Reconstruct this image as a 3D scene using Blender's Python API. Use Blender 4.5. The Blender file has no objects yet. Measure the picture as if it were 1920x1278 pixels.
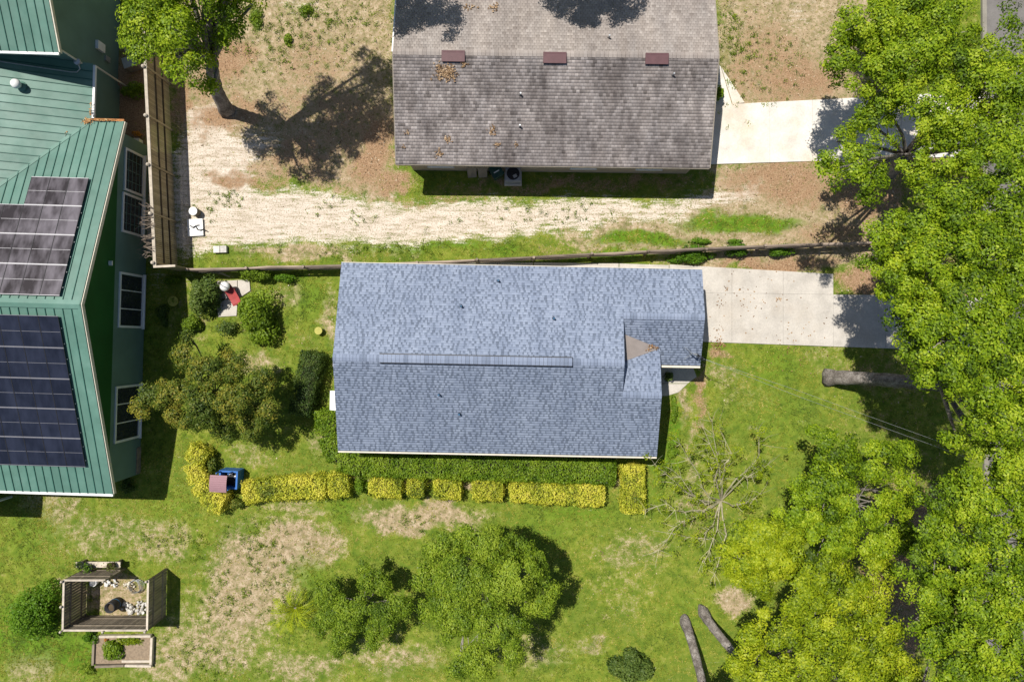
import bpy, math, random
import numpy as np
from mathutils import Vector

random.seed(7)
rng = np.random.default_rng(7)
SC = bpy.context.scene
COL = SC.collection

# ------------------------------------------------------------------ camera, sky, sun, exposure
S = 35.0                 # survey units (photo pixels) per metre on the ground
HC = 1280.0 / S          # camera height above the ground, metres
cam = bpy.data.cameras.new('camera')
cam.lens = 24.0; cam.sensor_width = 36.0; cam.clip_end = 2000
cam_o = bpy.data.objects.new('camera', cam); COL.objects.link(cam_o)
cam_o.location = (0, 0, HC); cam_o.rotation_euler = (0, 0, 0)
SC.camera = cam_o

SUN_DIR = Vector((0.342, -0.293, -1.0)).normalized()
EL = math.asin(-SUN_DIR.z)
world = bpy.data.worlds.new('World'); SC.world = world; world.use_nodes = True
wn = world.node_tree.nodes; wl = world.node_tree.links
sky = wn.new('ShaderNodeTexSky'); sky.sky_type = 'NISHITA'; sky.sun_disc = False
sky.sun_elevation = EL; sky.sun_rotation = math.radians(310.6)
wn['Background'].inputs['Strength'].default_value = 0.068
wl.new(sky.outputs[0], wn['Background'].inputs['Color'])
sun = bpy.data.lights.new('sun', 'SUN'); sun.energy = 4.9; sun.angle = math.radians(0.53); sun.color = (1.0, 0.95, 0.87)
sun_o = bpy.data.objects.new('sun', sun); COL.objects.link(sun_o)
sun_o.location = (-40, 35, 100); sun_o.rotation_euler = SUN_DIR.to_track_quat('-Z', 'Y').to_euler()
vs = SC.view_settings
vs.view_transform = 'Standard'; vs.look = 'None'; vs.gamma = 1.0; vs.exposure = 0.25
vs.use_curve_mapping = False
SC.cycles.max_bounces = 6; SC.cycles.transparent_max_bounces = 4

# ------------------------------------------------------------------ helpers
def G(px, py, z=0.0):
    """survey point on the ground"""
    return np.array(((px - 960) / S, (639 - py) / S, z))

def W(px, py, z):
    """plan position of a surveyed point that stands z metres high"""
    k = (1 - z / HC) / S
    return np.array(((px - 960) * k, (639 - py) * k, z))

def lin(r, g, b):
    f = lambda c: (c / 255 / 12.92) if c / 255 <= 0.04045 else ((c / 255 + 0.055) / 1.055) ** 2.4
    return (f(r), f(g), f(b), 1)

class MB:
    def __init__(self):
        self.v = []; self.f = []; self.t = []
    def _add(self, vs, fs, t=0.5):
        o = len(self.v)
        self.v += [tuple(float(c) for c in p) for p in vs]
        self.f += [tuple(i + o for i in f) for f in fs]
        self.t += [t] * len(fs)
        return self
    def box(self, c, s, rz=0.0, t=0.5, tilt=None):
        ca, sa = math.cos(rz), math.sin(rz); vs = []
        for dz in (-.5, .5):
            for dx, dy in ((-.5, -.5), (.5, -.5), (.5, .5), (-.5, .5)):
                x, y, z = dx * s[0], dy * s[1], dz * s[2]
                if tilt: z += tilt[0] * x + tilt[1] * y
                vs.append((c[0] + x * ca - y * sa, c[1] + x * sa + y * ca, c[2] + z))
        return self._add(vs, [(3, 2, 1, 0), (4, 5, 6, 7), (0, 1, 5, 4), (1, 2, 6, 5), (2, 3, 7, 6), (3, 0, 4, 7)], t)
    def prism(self, poly, z0, z1, t=0.5):
        n = len(poly)
        a = sum(poly[i][0] * poly[(i + 1) % n][1] - poly[(i + 1) % n][0] * poly[i][1] for i in range(n))
        if a < 0: poly = poly[::-1]
        vs = [(p[0], p[1], z0) for p in poly] + [(p[0], p[1], z1) for p in poly]
        fs = [tuple(range(n - 1, -1, -1)), tuple(range(n, 2 * n))] + [(i, (i + 1) % n, n + (i + 1) % n, n + i) for i in range(n)]
        return self._add(vs, fs, t)
    def slab(self, top, dz, t=0.5):
        """polygon in 3-D thickened downwards by dz"""
        n = len(top)
        a = sum(top[i][0] * top[(i + 1) % n][1] - top[(i + 1) % n][0] * top[i][1] for i in range(n))
        if a < 0: top = top[::-1]
        vs = [(p[0], p[1], p[2] - dz) for p in top] + [tuple(p) for p in top]
        fs = [tuple(range(n - 1, -1, -1)), tuple(range(n, 2 * n))] + [(i, (i + 1) % n, n + (i + 1) % n, n + i) for i in range(n)]
        return self._add(vs, fs, t)
    def tube(self, path, radii, n=6, cap=True, t=0.5):
        path = [np.asarray(p, float) for p in path]
        if not hasattr(radii, '__len__'): radii = [radii] * len(path)
        vs = []; fs = []
        m = len(path); ref = None
        for i, p in enumerate(path):
            d = path[min(i + 1, m - 1)] - path[max(i - 1, 0)]
            d = d / (np.linalg.norm(d) + 1e-9)
            if ref is None:
                ref = np.array((0, 0, 1.)) if abs(d[2]) < .9 else np.array((1., 0, 0))
            a = np.cross(d, ref); a /= np.linalg.norm(a) + 1e-9
            b = np.cross(d, a); ref = -b if np.dot(-b, ref) > 0 else b
            for k in range(n):
                w = 2 * math.pi * k / n
                vs.append(p + radii[i] * (a * math.cos(w) + b * math.sin(w)))
        for i in range(m - 1):
            for k in range(n):
                k2 = (k + 1) % n
                fs.append((i * n + k, i * n + k2, (i + 1) * n + k2, (i + 1) * n + k))
        if cap:
            fs.append(tuple(range(n - 1, -1, -1))); fs.append(tuple((m - 1) * n + k for k in range(n)))
        return self._add(vs, fs, t)
    def lathe(self, c, prof, n=16, t=0.5):
        vs = []; fs = []
        for r, z in prof:
            for k in range(n):
                w = 2 * math.pi * k / n
                vs.append((c[0] + r * math.cos(w), c[1] + r * math.sin(w), c[2] + z))
        for i in range(len(prof) - 1):
            for k in range(n):
                k2 = (k + 1) % n
                fs.append((i * n + k, i * n + k2, (i + 1) * n + k2, (i + 1) * n + k))
        fs.append(tuple(range(n - 1, -1, -1))); fs.append(tuple((len(prof) - 1) * n + k for k in range(n)))
        return self._add(vs, fs, t)
    def face(self, pts, t=0.5):
        return self._add(pts, [tuple(range(len(pts)))], t)
    def mesh(self, name):
        me = bpy.data.meshes.new(name)
        me.from_pydata(self.v, [], self.f)
        if len(set(self.t)) > 1:
            at = me.attributes.new('tint', 'FLOAT', 'FACE'); at.data.foreach_set('value', self.t)
        me.update()
        return me

def link(name, me, mat=None, parent=None, loc=None, rz=None):
    o = bpy.data.objects.new(name, me)
    COL.objects.link(o)
    if mat is not None and me is not None and len(me.materials) == 0: me.materials.append(mat)
    if parent is not None: o.parent = parent
    if loc is not None: o.location = tuple(float(c) for c in loc)
    if rz is not None: o.rotation_euler = (0, 0, rz)
    return o

def part(name, mb, mat, parent, smooth=False, label=None, kind=None):
    me = mb.mesh(name)
    if smooth: me.polygons.foreach_set('use_smooth', [True] * len(me.polygons))
    o = link(name, me, mat, parent)
    if label: o['label'] = label
    if kind: o['kind'] = kind
    return o

def thing(name, label, cat, loc=(0, 0, 0), rz=0.0, group=None):
    o = link(name, None, None, None, loc, rz)
    o.empty_display_size = 0.3
    o['label'] = label; o['category'] = cat
    if group: o['group'] = group
    return o

def solo(name, mb, mat, label, cat, loc=(0, 0, 0), rz=0.0, group=None, smooth=False):
    o = part(name, mb, mat, None, smooth)
    o.location = tuple(float(c) for c in loc); o.rotation_euler = (0, 0, rz)
    o['label'] = label; o['category'] = cat
    if group: o['group'] = group
    return o

def struct(name, mb, mat):
    o = part(name, mb, mat, None); o['kind'] = 'structure'; return o

# value noise used for layout (numpy)
_NT = rng.random((256, 256))
def vnoise(x, y):
    xi = np.floor(x).astype(int); yi = np.floor(y).astype(int)
    fx = x - xi; fy = y - yi; fx = fx * fx * (3 - 2 * fx); fy = fy * fy * (3 - 2 * fy)
    a = _NT[xi & 255, yi & 255]; b = _NT[(xi + 1) & 255, yi & 255]
    c = _NT[xi & 255, (yi + 1) & 255]; d = _NT[(xi + 1) & 255, (yi + 1) & 255]
    return (a * (1 - fx) + b * fx) * (1 - fy) + (c * (1 - fx) + d * fx) * fy
def fbm(x, y, o=4):
    s = 0; a = .5; t = 0
    for k in range(o):
        s = s + a * vnoise(x * 2 ** k + 17 * k, y * 2 ** k + 31 * k); t += a; a *= .55
    return s / t
def sst(a, b, x):
    t = np.clip((x - a) / (b - a), 0, 1); return t * t * (3 - 2 * t)

# ------------------------------------------------------------------ materials
def new_mat(name):
    m = bpy.data.materials.new(name); m.use_nodes = True
    nt = m.node_tree; b = nt.nodes['Principled BSDF']
    return m, nt, b
def N(nt, kind, **kw):
    n = nt.nodes.new(kind)
    for k, v in kw.items(): setattr(n, k, v)
    return n
def ramp(nt, fac, stops):
    r = N(nt, 'ShaderNodeValToRGB'); e = r.color_ramp.elements
    e[0].position = stops[0][0]; e[0].color = stops[0][1]
    e[1].position = stops[-1][0]; e[1].color = stops[-1][1]
    for p, c in stops[1:-1]:
        q = e.new(p); q.color = c
    nt.links.new(fac, r.inputs[0]); return r.outputs[0]
def noise(nt, scale, detail=4, vec=None, stretch=None, rough=.55):
    tc = N(nt, 'ShaderNodeTexCoord'); out = tc.outputs['Object'] if vec is None else vec
    if stretch:
        mp = N(nt, 'ShaderNodeMapping'); mp.inputs['Scale'].default_value = stretch
        nt.links.new(out, mp.inputs[0]); out = mp.outputs[0]
    n = N(nt, 'ShaderNodeTexNoise'); n.inputs['Scale'].default_value = scale; n.inputs['Detail'].default_value = detail
    n.inputs['Roughness'].default_value = rough
    nt.links.new(out, n.inputs['Vector']); return n.outputs['Fac']
def math_n(nt, op, a, b=None, clamp=False):
    m = N(nt, 'ShaderNodeMath', operation=op); m.use_clamp = clamp
    for i, v in enumerate((a, b)):
        if v is None: continue
        if hasattr(v, 'links'): nt.links.new(v, m.inputs[i])
        else: m.inputs[i].default_value = v
    return m.outputs[0]
def mixc(nt, fac, a, b, mode='MIX'):
    m = N(nt, 'ShaderNodeMix', data_type='RGBA', blend_type=mode)
    for sock, v in ((m.inputs[0], fac), (m.inputs[6], a), (m.inputs[7], b)):
        if hasattr(v, 'links'): nt.links.new(v, sock)
        else: sock.default_value = v
    return m.outputs[2]
def bump(nt, b, h, strength=.3, dist=.02):
    n = N(nt, 'ShaderNodeBump'); n.inputs['Strength'].default_value = strength; n.inputs['Distance'].default_value = dist
    nt.links.new(h, n.inputs['Height']); nt.links.new(n.outputs[0], b.inputs['Normal'])
def dull(c, k): return (c[0] * k, c[1] * k, c[2] * k, 1)
def plain(name, c, rough=.7, var=.25, scale=3.0, metal=0.0, bmp=0.0, stretch=None, rnd=0.0, spec=.3):
    """paint / wood / stone with uneven tone"""
    m, nt, b = new_mat(name)
    n1 = noise(nt, scale, 6, stretch=stretch)
    col = ramp(nt, n1, [(.25, dull(c, 1 - var)), (.5, c), (.75, dull(c, 1 + var))])
    if rnd:
        oi = N(nt, 'ShaderNodeObjectInfo')
        r = ramp(nt, oi.outputs['Random'], [(0, (1 - rnd,) * 3 + (1,)), (1, (1 + rnd,) * 3 + (1,))])
        col = mixc(nt, 1.0, col, r, 'MULTIPLY')
    nt.links.new(col, b.inputs['Base Color'])
    b.inputs['Roughness'].default_value = rough; b.inputs['Metallic'].default_value = metal
    b.inputs['Specular IOR Level'].default_value = spec
    if bmp: bump(nt, b, noise(nt, scale * 6, 4, stretch=stretch), bmp)
    return m
def leafmat(name, stops, trans=.35, rough=.5):
    m, nt, b = new_mat(name)
    at = N(nt, 'ShaderNodeAttribute', attribute_name='tint')
    col = ramp(nt, at.outputs['Fac'], stops)
    nt.links.new(col, b.inputs['Base Color']); b.inputs['Roughness'].default_value = rough
    b.inputs['Specular IOR Level'].default_value = .25
    tr = N(nt, 'ShaderNodeBsdfTranslucent')
    tc = mixc(nt, 1.0, col, (1.25, 1.2, .5, 1), 'MULTIPLY'); nt.links.new(tc, tr.inputs[0])
    mx = N(nt, 'ShaderNodeMixShader'); mx.inputs[0].default_value = trans
    nt.links.new(b.outputs[0], mx.inputs[1]); nt.links.new(tr.outputs[0], mx.inputs[2])
    nt.links.new(mx.outputs[0], nt.nodes['Material Output'].inputs[0])
    return m

M = {}
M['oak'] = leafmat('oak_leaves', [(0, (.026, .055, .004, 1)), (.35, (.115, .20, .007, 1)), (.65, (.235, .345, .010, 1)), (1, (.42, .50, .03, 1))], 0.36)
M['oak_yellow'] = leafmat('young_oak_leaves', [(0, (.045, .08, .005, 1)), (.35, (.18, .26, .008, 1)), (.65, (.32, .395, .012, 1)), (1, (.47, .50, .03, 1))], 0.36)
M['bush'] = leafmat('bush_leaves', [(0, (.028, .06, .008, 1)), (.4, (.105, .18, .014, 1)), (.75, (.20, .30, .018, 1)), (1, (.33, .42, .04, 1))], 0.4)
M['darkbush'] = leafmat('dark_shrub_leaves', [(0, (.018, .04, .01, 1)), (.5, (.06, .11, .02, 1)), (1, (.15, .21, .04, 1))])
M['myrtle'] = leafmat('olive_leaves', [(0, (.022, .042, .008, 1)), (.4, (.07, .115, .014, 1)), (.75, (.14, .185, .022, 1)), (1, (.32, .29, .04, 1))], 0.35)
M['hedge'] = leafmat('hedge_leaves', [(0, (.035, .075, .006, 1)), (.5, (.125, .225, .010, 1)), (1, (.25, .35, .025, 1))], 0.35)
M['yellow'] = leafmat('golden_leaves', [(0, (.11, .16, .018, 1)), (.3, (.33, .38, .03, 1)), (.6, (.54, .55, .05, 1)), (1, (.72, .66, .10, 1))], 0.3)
M['gold_stems'] = plain('golden_hedge_twigs', (.13, .13, .02, 1), .95, .4, 8)
M['vine'] = leafmat('vine_leaves', [(0, (.03, .085, .006, 1)), (.5, (.10, .22, .010, 1)), (1, (.22, .36, .03, 1))], 0.4)
M['orange'] = leafmat('orange_leaves', [(0, (.3, .1, .02, 1)), (1, (.6, .3, .05, 1))])
def bark_mat():
    m, nt, b = new_mat('oak_bark')
    n1 = noise(nt, 2.2, 7, rough=.7); n2 = noise(nt, 16, 5, rough=.7)
    col = ramp(nt, n1, [(.33, (.085, .072, .06, 1)), (.48, (.20, .175, .155, 1)), (.62, (.36, .33, .30, 1)), (.75, (.46, .43, .40, 1))])
    col = mixc(nt, .9, col, ramp(nt, n2, [(.35, (.45, .43, .4, 1)), (.52, (1, 1, 1, 1)), (.7, (1.25, 1.25, 1.22, 1))]), 'MULTIPLY')
    nt.links.new(col, b.inputs['Base Color']); b.inputs['Roughness'].default_value = .95
    bump(nt, b, n2, 1.0, .06); return m
M['bark'] = bark_mat()
M['twig'] = plain('pale_twig_bark', (.26, .235, .21, 1), .9, .35, 9)
M['palebark'] = plain('bleached_bark', (.36, .33, .22, 1), .85, .4, 9)
M['darkbark'] = plain('dark_stems', (.035, .04, .015, 1), .95, .4, 8)
M['white'] = plain('white_paint', (.74, .74, .72, 1), .5, .06, 4)
M['cream'] = plain('cream_trim', (.62, .57, .47, 1), .6, .12, 6)
M['black'] = plain('black_plastic', (.02, .02, .022, 1), .5, .3, 6)
M['steel'] = plain('galvanised_metal', (.42, .44, .46, 1), .4, .15, 8, metal=.6)
M['glass'] = plain('window_glass', (.03, .036, .042, 1), .08, .3, 2, spec=.6)
M['brownmetal'] = plain('brown_vent_metal', (.105, .05, .055, 1), .55, .15, 5)
M['vent_blue'] = plain('blue_vent_boot', (.02, .09, .18, 1), .5, .2, 8)
M['wall_white'] = plain('white_siding', (.62, .62, .6, 1), .8, .1, 2)
M['wall_tan'] = plain('tan_stucco', (.36, .31, .25, 1), .9, .15, 3)
M['wall_green'] = plain('green_siding', (.125, .205, .175, 1), .75, .14, .8)
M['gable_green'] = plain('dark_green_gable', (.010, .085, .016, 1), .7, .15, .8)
M['wood_grey'] = plain('weathered_wood', (.21, .175, .13, 1), .9, .32, 5, bmp=.4, stretch=(1, 1, .25), rnd=.3)
M['wood_fence'] = plain('tan_fence_wood', (.43, .34, .20, 1), .9, .22, 5, bmp=.3, stretch=(1, 1, .25), rnd=.2)
M['wood_rail'] = plain('split_rail_wood', (.24, .19, .15, 1), .95, .45, 4, bmp=.5, stretch=(.3, 2, 2), rnd=.35)
M['wood_pale'] = plain('bleached_wood', (.48, .42, .34, 1), .9, .25, 5, rnd=.15)
M['wood_dark'] = plain('dark_rail_wood', (.075, .055, .032, 1), .9, .3, 5, rnd=.2)
M['blue'] = plain('blue_paint', (.025, .13, .42, 1), .5, .15, 4)
M['mauve'] = plain('mauve_shingle', (.31, .18, .2, 1), .8, .12, 6, stretch=(1, 8, 1))
M['red'] = plain('red_plastic', (.36, .06, .06, 1), .55, .15, 4)
M['pot'] = plain('dark_pot', (.03, .03, .033, 1), .6, .3, 6)
M['yellowpot'] = plain('yellow_green_pot', (.36, .34, .07, 1), .6, .2, 6)
M['darkgreen_bin'] = plain('dark_green_bin', (.02, .06, .045, 1), .5, .2, 5)
M['cardboard'] = plain('grey_tan_panel', (.25, .22, .18, 1), .9, .2, 4)
M['stone'] = plain('pale_stone', (.56, .54, .5, 1), .9, .25, 6, bmp=.3, rnd=.2)
M['soil'] = plain('garden_soil', (.25, .19, .13, 1), .98, .3, 8, bmp=.4)
M['cricket'] = plain('grey_membrane', (.23, .2, .185, 1), .8, .12, 3)
M['rust'] = plain('rusty_litter', (.36, .16, .06, 1), .95, .45, 10)

def concrete(name, c, stain):
    m, nt, b = new_mat(name)
    n1 = noise(nt, 1.1, 6); n2 = noise(nt, 14, 5); n3 = noise(nt, .45, 5)
    col = ramp(nt, n1, [(.3, dull(c, .82)), (.55, c), (.8, dull(c, 1.12))])
    col = mixc(nt, ramp(nt, n3, [(.5, (0, 0, 0, 1)), (.72, (.65, .65, .65, 1))]), col, stain)
    col = mixc(nt, .5, col, ramp(nt, n2, [(.3, (.78, .78, .78, 1)), (.7, (1.15, 1.15, 1.15, 1))]), 'MULTIPLY')
    nt.links.new(col, b.inputs['Base Color']); b.inputs['Roughness'].default_value = .9
    b.inputs['Specular IOR Level'].default_value = .2
    bump(nt, b, n2, .2, .01); return m
M['conc'] = concrete('driveway_concrete', (.50, .465, .415, 1), (.40, .35, .29, 1))
M['conc_pale'] = concrete('pale_driveway_concrete', (.66, .62, .56, 1), (.56, .45, .32, 1))
M['asphalt'] = concrete('old_asphalt', (.17, .16, .15, 1), (.11, .10, .095, 1))

def shingle_mat(name, stops, stain=None):
    m, nt, b = new_mat(name)
    at = N(nt, 'ShaderNodeAttribute', attribute_name='tint')
    col = ramp(nt, at.outputs['Fac'], stops)
    n2 = noise(nt, 30, 3)
    n5 = noise(nt, .8, 6, stretch=(1.6, .4, 1))
    col = mixc(nt, .8, col, ramp(nt, n5, [(.3, (.80, .82, .84, 1)), (.7, (1.12, 1.11, 1.08, 1))]), 'MULTIPLY')
    col = mixc(nt, .6, col, ramp(nt, n2, [(.3, (.82, .82, .82, 1)), (.7, (1.15, 1.15, 1.15, 1))]), 'MULTIPLY')
    if stain:
        n3 = noise(nt, .55, 7, stretch=(1.1, .5, 1), rough=.6); n4 = noise(nt, 2.2, 6, stretch=(1.4, .22, 1))
        f = ramp(nt, n3, [(.42, (0, 0, 0, 1)), (.60, (1, 1, 1, 1))])
        f = mixc(nt, .5, f, ramp(nt, n4, [(.35, (0, 0, 0, 1)), (.7, (1, 1, 1, 1))]))
        col = mixc(nt, f, col, mixc(nt, 1.0, col, stain, 'MULTIPLY'))
    nt.links.new(col, b.inputs['Base Color']); b.inputs['Roughness'].default_value = .85
    b.inputs['Specular IOR Level'].default_value = .3
    return m
M['shingle_blue'] = shingle_mat('blue_grey_shingle', [(0, (.125, .152, .21, 1)), (.38, (.165, .20, .275, 1)), (.45, (.205, .245, .335, 1)), (1, (.265, .31, .41, 1))])
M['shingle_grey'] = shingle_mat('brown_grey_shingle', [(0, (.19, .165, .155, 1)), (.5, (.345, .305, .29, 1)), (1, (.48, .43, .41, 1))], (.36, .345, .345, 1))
def metal_mat():
    m, nt, b = new_mat('green_standing_seam')
    c = (.098, .205, .162, 1)
    n1 = noise(nt, .7, 5); n2 = noise(nt, 1.2, 4, stretch=(1, 1, 1))
    col = ramp(nt, n1, [(.3, dull(c, .82)), (.6, c), (.8, (.14, .25, .21, 1))])
    n3 = noise(nt, 2.0, 6, rough=.65); col = mixc(nt, .8, col, ramp(nt, n3, [(.3, (.86, .88, .86, 1)), (.55, (1, 1, 1, 1)), (.75, (1.1, 1.09, 1.1, 1))]), 'MULTIPLY')
    nt.links.new(ramp(nt, n2, [(.3, (.35,) * 3 + (1,)), (.7, (.6,) * 3 + (1,))]), b.inputs['Roughness'])
    oi = N(nt, 'ShaderNodeObjectInfo')
    col = mixc(nt, 1.0, col, ramp(nt, oi.outputs['Random'], [(0, (.92, .92, .92, 1)), (1, (1.08, 1.08, 1.08, 1))]), 'MULTIPLY')
    nt.links.new(col, b.inputs['Base Color']); b.inputs['Roughness'].default_value = .45
    b.inputs['Specular IOR Level'].default_value = .5
    return m
M['metal'] = metal_mat()
M['seam'] = plain('dark_green_seam', (.03, .11, .085, 1), .5, .15, 2)
def solar_mat(name, c1, c2):
    m, nt, b = new_mat(name)
    n1 = noise(nt, 1.5, 3, stretch=(1.3, .45, 1))
    oi = N(nt, 'ShaderNodeObjectInfo')
    f = math_n(nt, 'ADD', n1, math_n(nt, 'MULTIPLY', math_n(nt, 'SUBTRACT', oi.outputs['Random'], .5), .2))
    col = ramp(nt, f, [(.35, c1), (.68, c2)])
    nt.links.new(col, b.inputs['Base Color']); b.inputs['Roughness'].default_value = .22
    return m
M['solar_dusty'] = solar_mat('dusty_solar_glass', (.028, .022, .022, 1), (.15, .135, .15, 1))
M['solar'] = solar_mat('solar_glass', (.010, .012, .022, 1), (.022, .026, .045, 1))
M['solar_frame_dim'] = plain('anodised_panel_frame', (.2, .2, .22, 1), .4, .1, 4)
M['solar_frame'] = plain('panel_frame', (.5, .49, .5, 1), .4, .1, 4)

# ------------------------------------------------------------------ ground sheet
def poly_sd(X, Y, poly):
    """signed distance, positive inside (survey units)"""
    d = np.full(X.shape, 1e9); ins = np.zeros(X.shape, bool); n = len(poly)
    for i in range(n):
        x0, y0 = poly[i]; x1, y1 = poly[(i + 1) % n]
        ex, ey = x1 - x0, y1 - y0; L = ex * ex + ey * ey + 1e-9
        t = np.clip(((X - x0) * ex + (Y - y0) * ey) / L, 0, 1)
        d = np.minimum(d, np.hypot(X - x0 - t * ex, Y - y0 - t * ey))
        c = (y0 > Y) != (y1 > Y)
        ins ^= c & (X < (x1 - x0) * (Y - y0) / (y1 - y0 + 1e-9) + x0)
    return np.where(ins, d, -d)
SAND = [[(342, 195), (395, 215), (425, 250), (490, 262), (470, 310), (470, 350), (600, 360), (760, 376), (1000, 380), (1330, 374), (1420, 340), (1425, 372), (1330, 398), (1200, 415), (1080, 428), (950, 448), (800, 456), (600, 452), (450, 452), (360, 480), (345, 330)]]
SAND_E = [(345, 350, 26, 150, .9), (400, 215, 40, 22, .95), (430, 290, 60, 22, .9), (300, 400, 40, 120, .7), (470, 270, 60, 40, .6), (570, 10, 50, 25, .35), (1370, 470, 14, 12, .6), (1495, 15, 25, 60, .35), (1400, 355, 45, 22, .5)]
DRY = [[(335, -20), (745, -20), (745, 380), (500, 330), (335, 300)], [(1340, -40), (1640, -40), (1640, 215), (1340, 215)], [(1330, 300), (1680, 300), (1690, 500), (1540, 512), (1310, 505), (1100, 470), (1030, 430), (1330, 385)]]
DRY_E = [(555, 1020, 95, 50, .95), (480, 1080, 90, 85, .85), (440, 1130, 80, 70, .8), (790, 965, 115, 33, .85), (400, 1200, 120, 70, .6), (650, 960, 40, 20, .3), (560, 955, 80, 18, .5),
         (1190, 1035, 80, 40, .42), (1170, 1110, 60, 55, .3), (1115, 1205, 28, 18, .6), (1375, 1130, 38, 24, .9), (1345, 700, 45, 35, .5), (1395, 735, 60, 30, .3), (1415, 795, 14, 12, .6), (1310, 945, 40, 20, .5),
         (620, 600, 16, 60, .6), (540, 560, 40, 30, .45), (480, 680, 50, 22, .55), (570, 650, 30, 20, .3), (600, 830, 25, 25, .5), (470, 850, 50, 25, .4), (1270, 760, 18, 40, .75), (1300, 850, 12, 90, .5),
         (130, 1090, 40, 18, .7), (90, 950, 60, 40, .55), (190, 1000, 140, 40, .42), (300, 1010, 80, 40, .5), (60, 1240, 70, 50, .6), (320, 1230, 80, 60, .6), (560, 1250, 120, 35, .5), (750, 1230, 100, 40, .5), (880, 1010, 40, 40, .55), (215, 1120, 75, 45, .9), (1560, 660, 60, 60, .3), (1000, 1215, 90, 40, .4),
         (900, 895, 300, 12, .8), (560, 470, 120, 16, .75), (760, 462, 90, 10, .5), (1715, 1180, 60, 60, .7), (1500, 480, 140, 25, .6), (420, 560, 60, 60, .3), (355, 600, 40, 90, .3)]
LITTER_SHADE_E = [(428, 110, 45, 50, .9), (395, 225, 45, 25, .85), (330, 180, 25, 70, .8), (705, 290, 38, 60, .95), (640, 230, 80, 90, .55), (450, 205, 40, 30, .7), (1500, 150, 110, 60, .75), (1440, 110, 90, 90, .6), (1480, 340, 130, 45, .8), (1640, 360, 90, 60, .75), (1560, 440, 100, 30, .6), (1450, 495, 130, 14, .9), (1610, 540, 60, 30, .9), (1700, 700, 90, 60, .4), (1720, 1185, 40, 40, .9), (1750, 300, 150, 100, .6), (1800, 500, 200, 150, .5), (1690, 800, 130, 110, .25), (1700, 1040, 110, 150, .9), (1620, 700, 60, 40, .4), (1305, 745, 12, 60, .7), (1345, 648, 20, 10, .8), (1320, 970, 60, 30, .35), (1030, 462, 60, 16, .35), (245, 200, 60, 130, 1.0), (740, 345, 30, 18, .8), (560, 300, 90, 50, .6), (480, 320, 50, 30, .45), (590, 120, 90, 70, .5), (380, 150, 30, 50, .6), (640, 340, 60, 20, .5), (540, 200, 60, 60, .5), (360, 440, 20, 30, .35), (1060, 348, 290, 16, .6), (440, 335, 60, 16, .75), (520, 335, 60, 18, .55), (850, 372, 160, 8, .5)]  # leaf litter, plus painted eave, passage and tree shade in the same colour
LUSH_E = [(1200, 448, 100, 16, 1.0), (1390, 418, 120, 18, 1.0), (810, 462, 150, 12, .7), (940, 470, 30, 12, .8), (545, 520, 40, 10, .9), (580, 560, 40, 50, .55), (600, 680, 40, 40, .5), (60, 1180, 110, 80, .8), (150, 1230, 70, 50, .8), (1450, 690, 70, 40, .55), (1450, 780, 120, 80, .45), (1500, 900, 90, 80, .4), (1264, 800, 14, 60, 1.0), (480, 35, 12, 25, .8), (560, 20, 40, 30, .35), (1000, 1000, 100, 50, .5), (1080, 960, 120, 30, .6), (650, 950, 30, 50, .6), (580, 1080, 40, 60, .5), (60, 1000, 60, 90, .5), (330, 950, 60, 40, .45), (1150, 480, 120, 12, .8), (1250, 870, 40, 20, .8), (1230, 920, 40, 40, .5), (800, 340, 30, 25, .5), (1100, 1240, 150, 40, .35), (870, 1250, 100, 40, .4), (1365, 130, 18, 90, .5), (1290, 1150, 60, 70, .45), (260, 600, 30, 250, .5)]
def ell(X, Y, L):
    out = np.zeros(X.shape)
    for cx, cy, rx, ry, s in L:
        m = (abs(X - cx) < rx * 1.7) & (abs(Y - cy) < ry * 1.7)
        if not m.any(): continue
        d = np.hypot((X[m] - cx) / rx, (Y[m] - cy) / ry)
        out[m] = np.maximum(out[m], s * (1 - sst(.3, 1.6, d)))
    return out
def fields(X, Y):
    """ground cover masks at survey coordinates: dry, sand, litter with painted shade, lush"""
    wx = (fbm(X / 55, Y / 55) - .5) * 60 + (fbm(X / 14, Y / 14, 3) - .5) * 16
    wy = (fbm(X / 55 + 40, Y / 55 + 9) - .5) * 60 + (fbm(X / 14 + 70, Y / 14, 3) - .5) * 16
    Xw, Yw = X + wx, Y + wy
    dry = ell(Xw, Yw, DRY_E)
    for p in DRY: dry = np.maximum(dry, .85 * sst(-30, 30, poly_sd(Xw, Yw, p)))
    sand = ell(Xw, Yw, SAND_E)
    for p in SAND: sand = np.maximum(sand, .92 * sst(-26, 26, poly_sd(X + wx * .6, Y + wy * .6, p)))
    return dry, sand, ell(Xw, Yw, LITTER_SHADE_E), ell(X + wx * .6, Y + wy * .6, LUSH_E)

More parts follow.
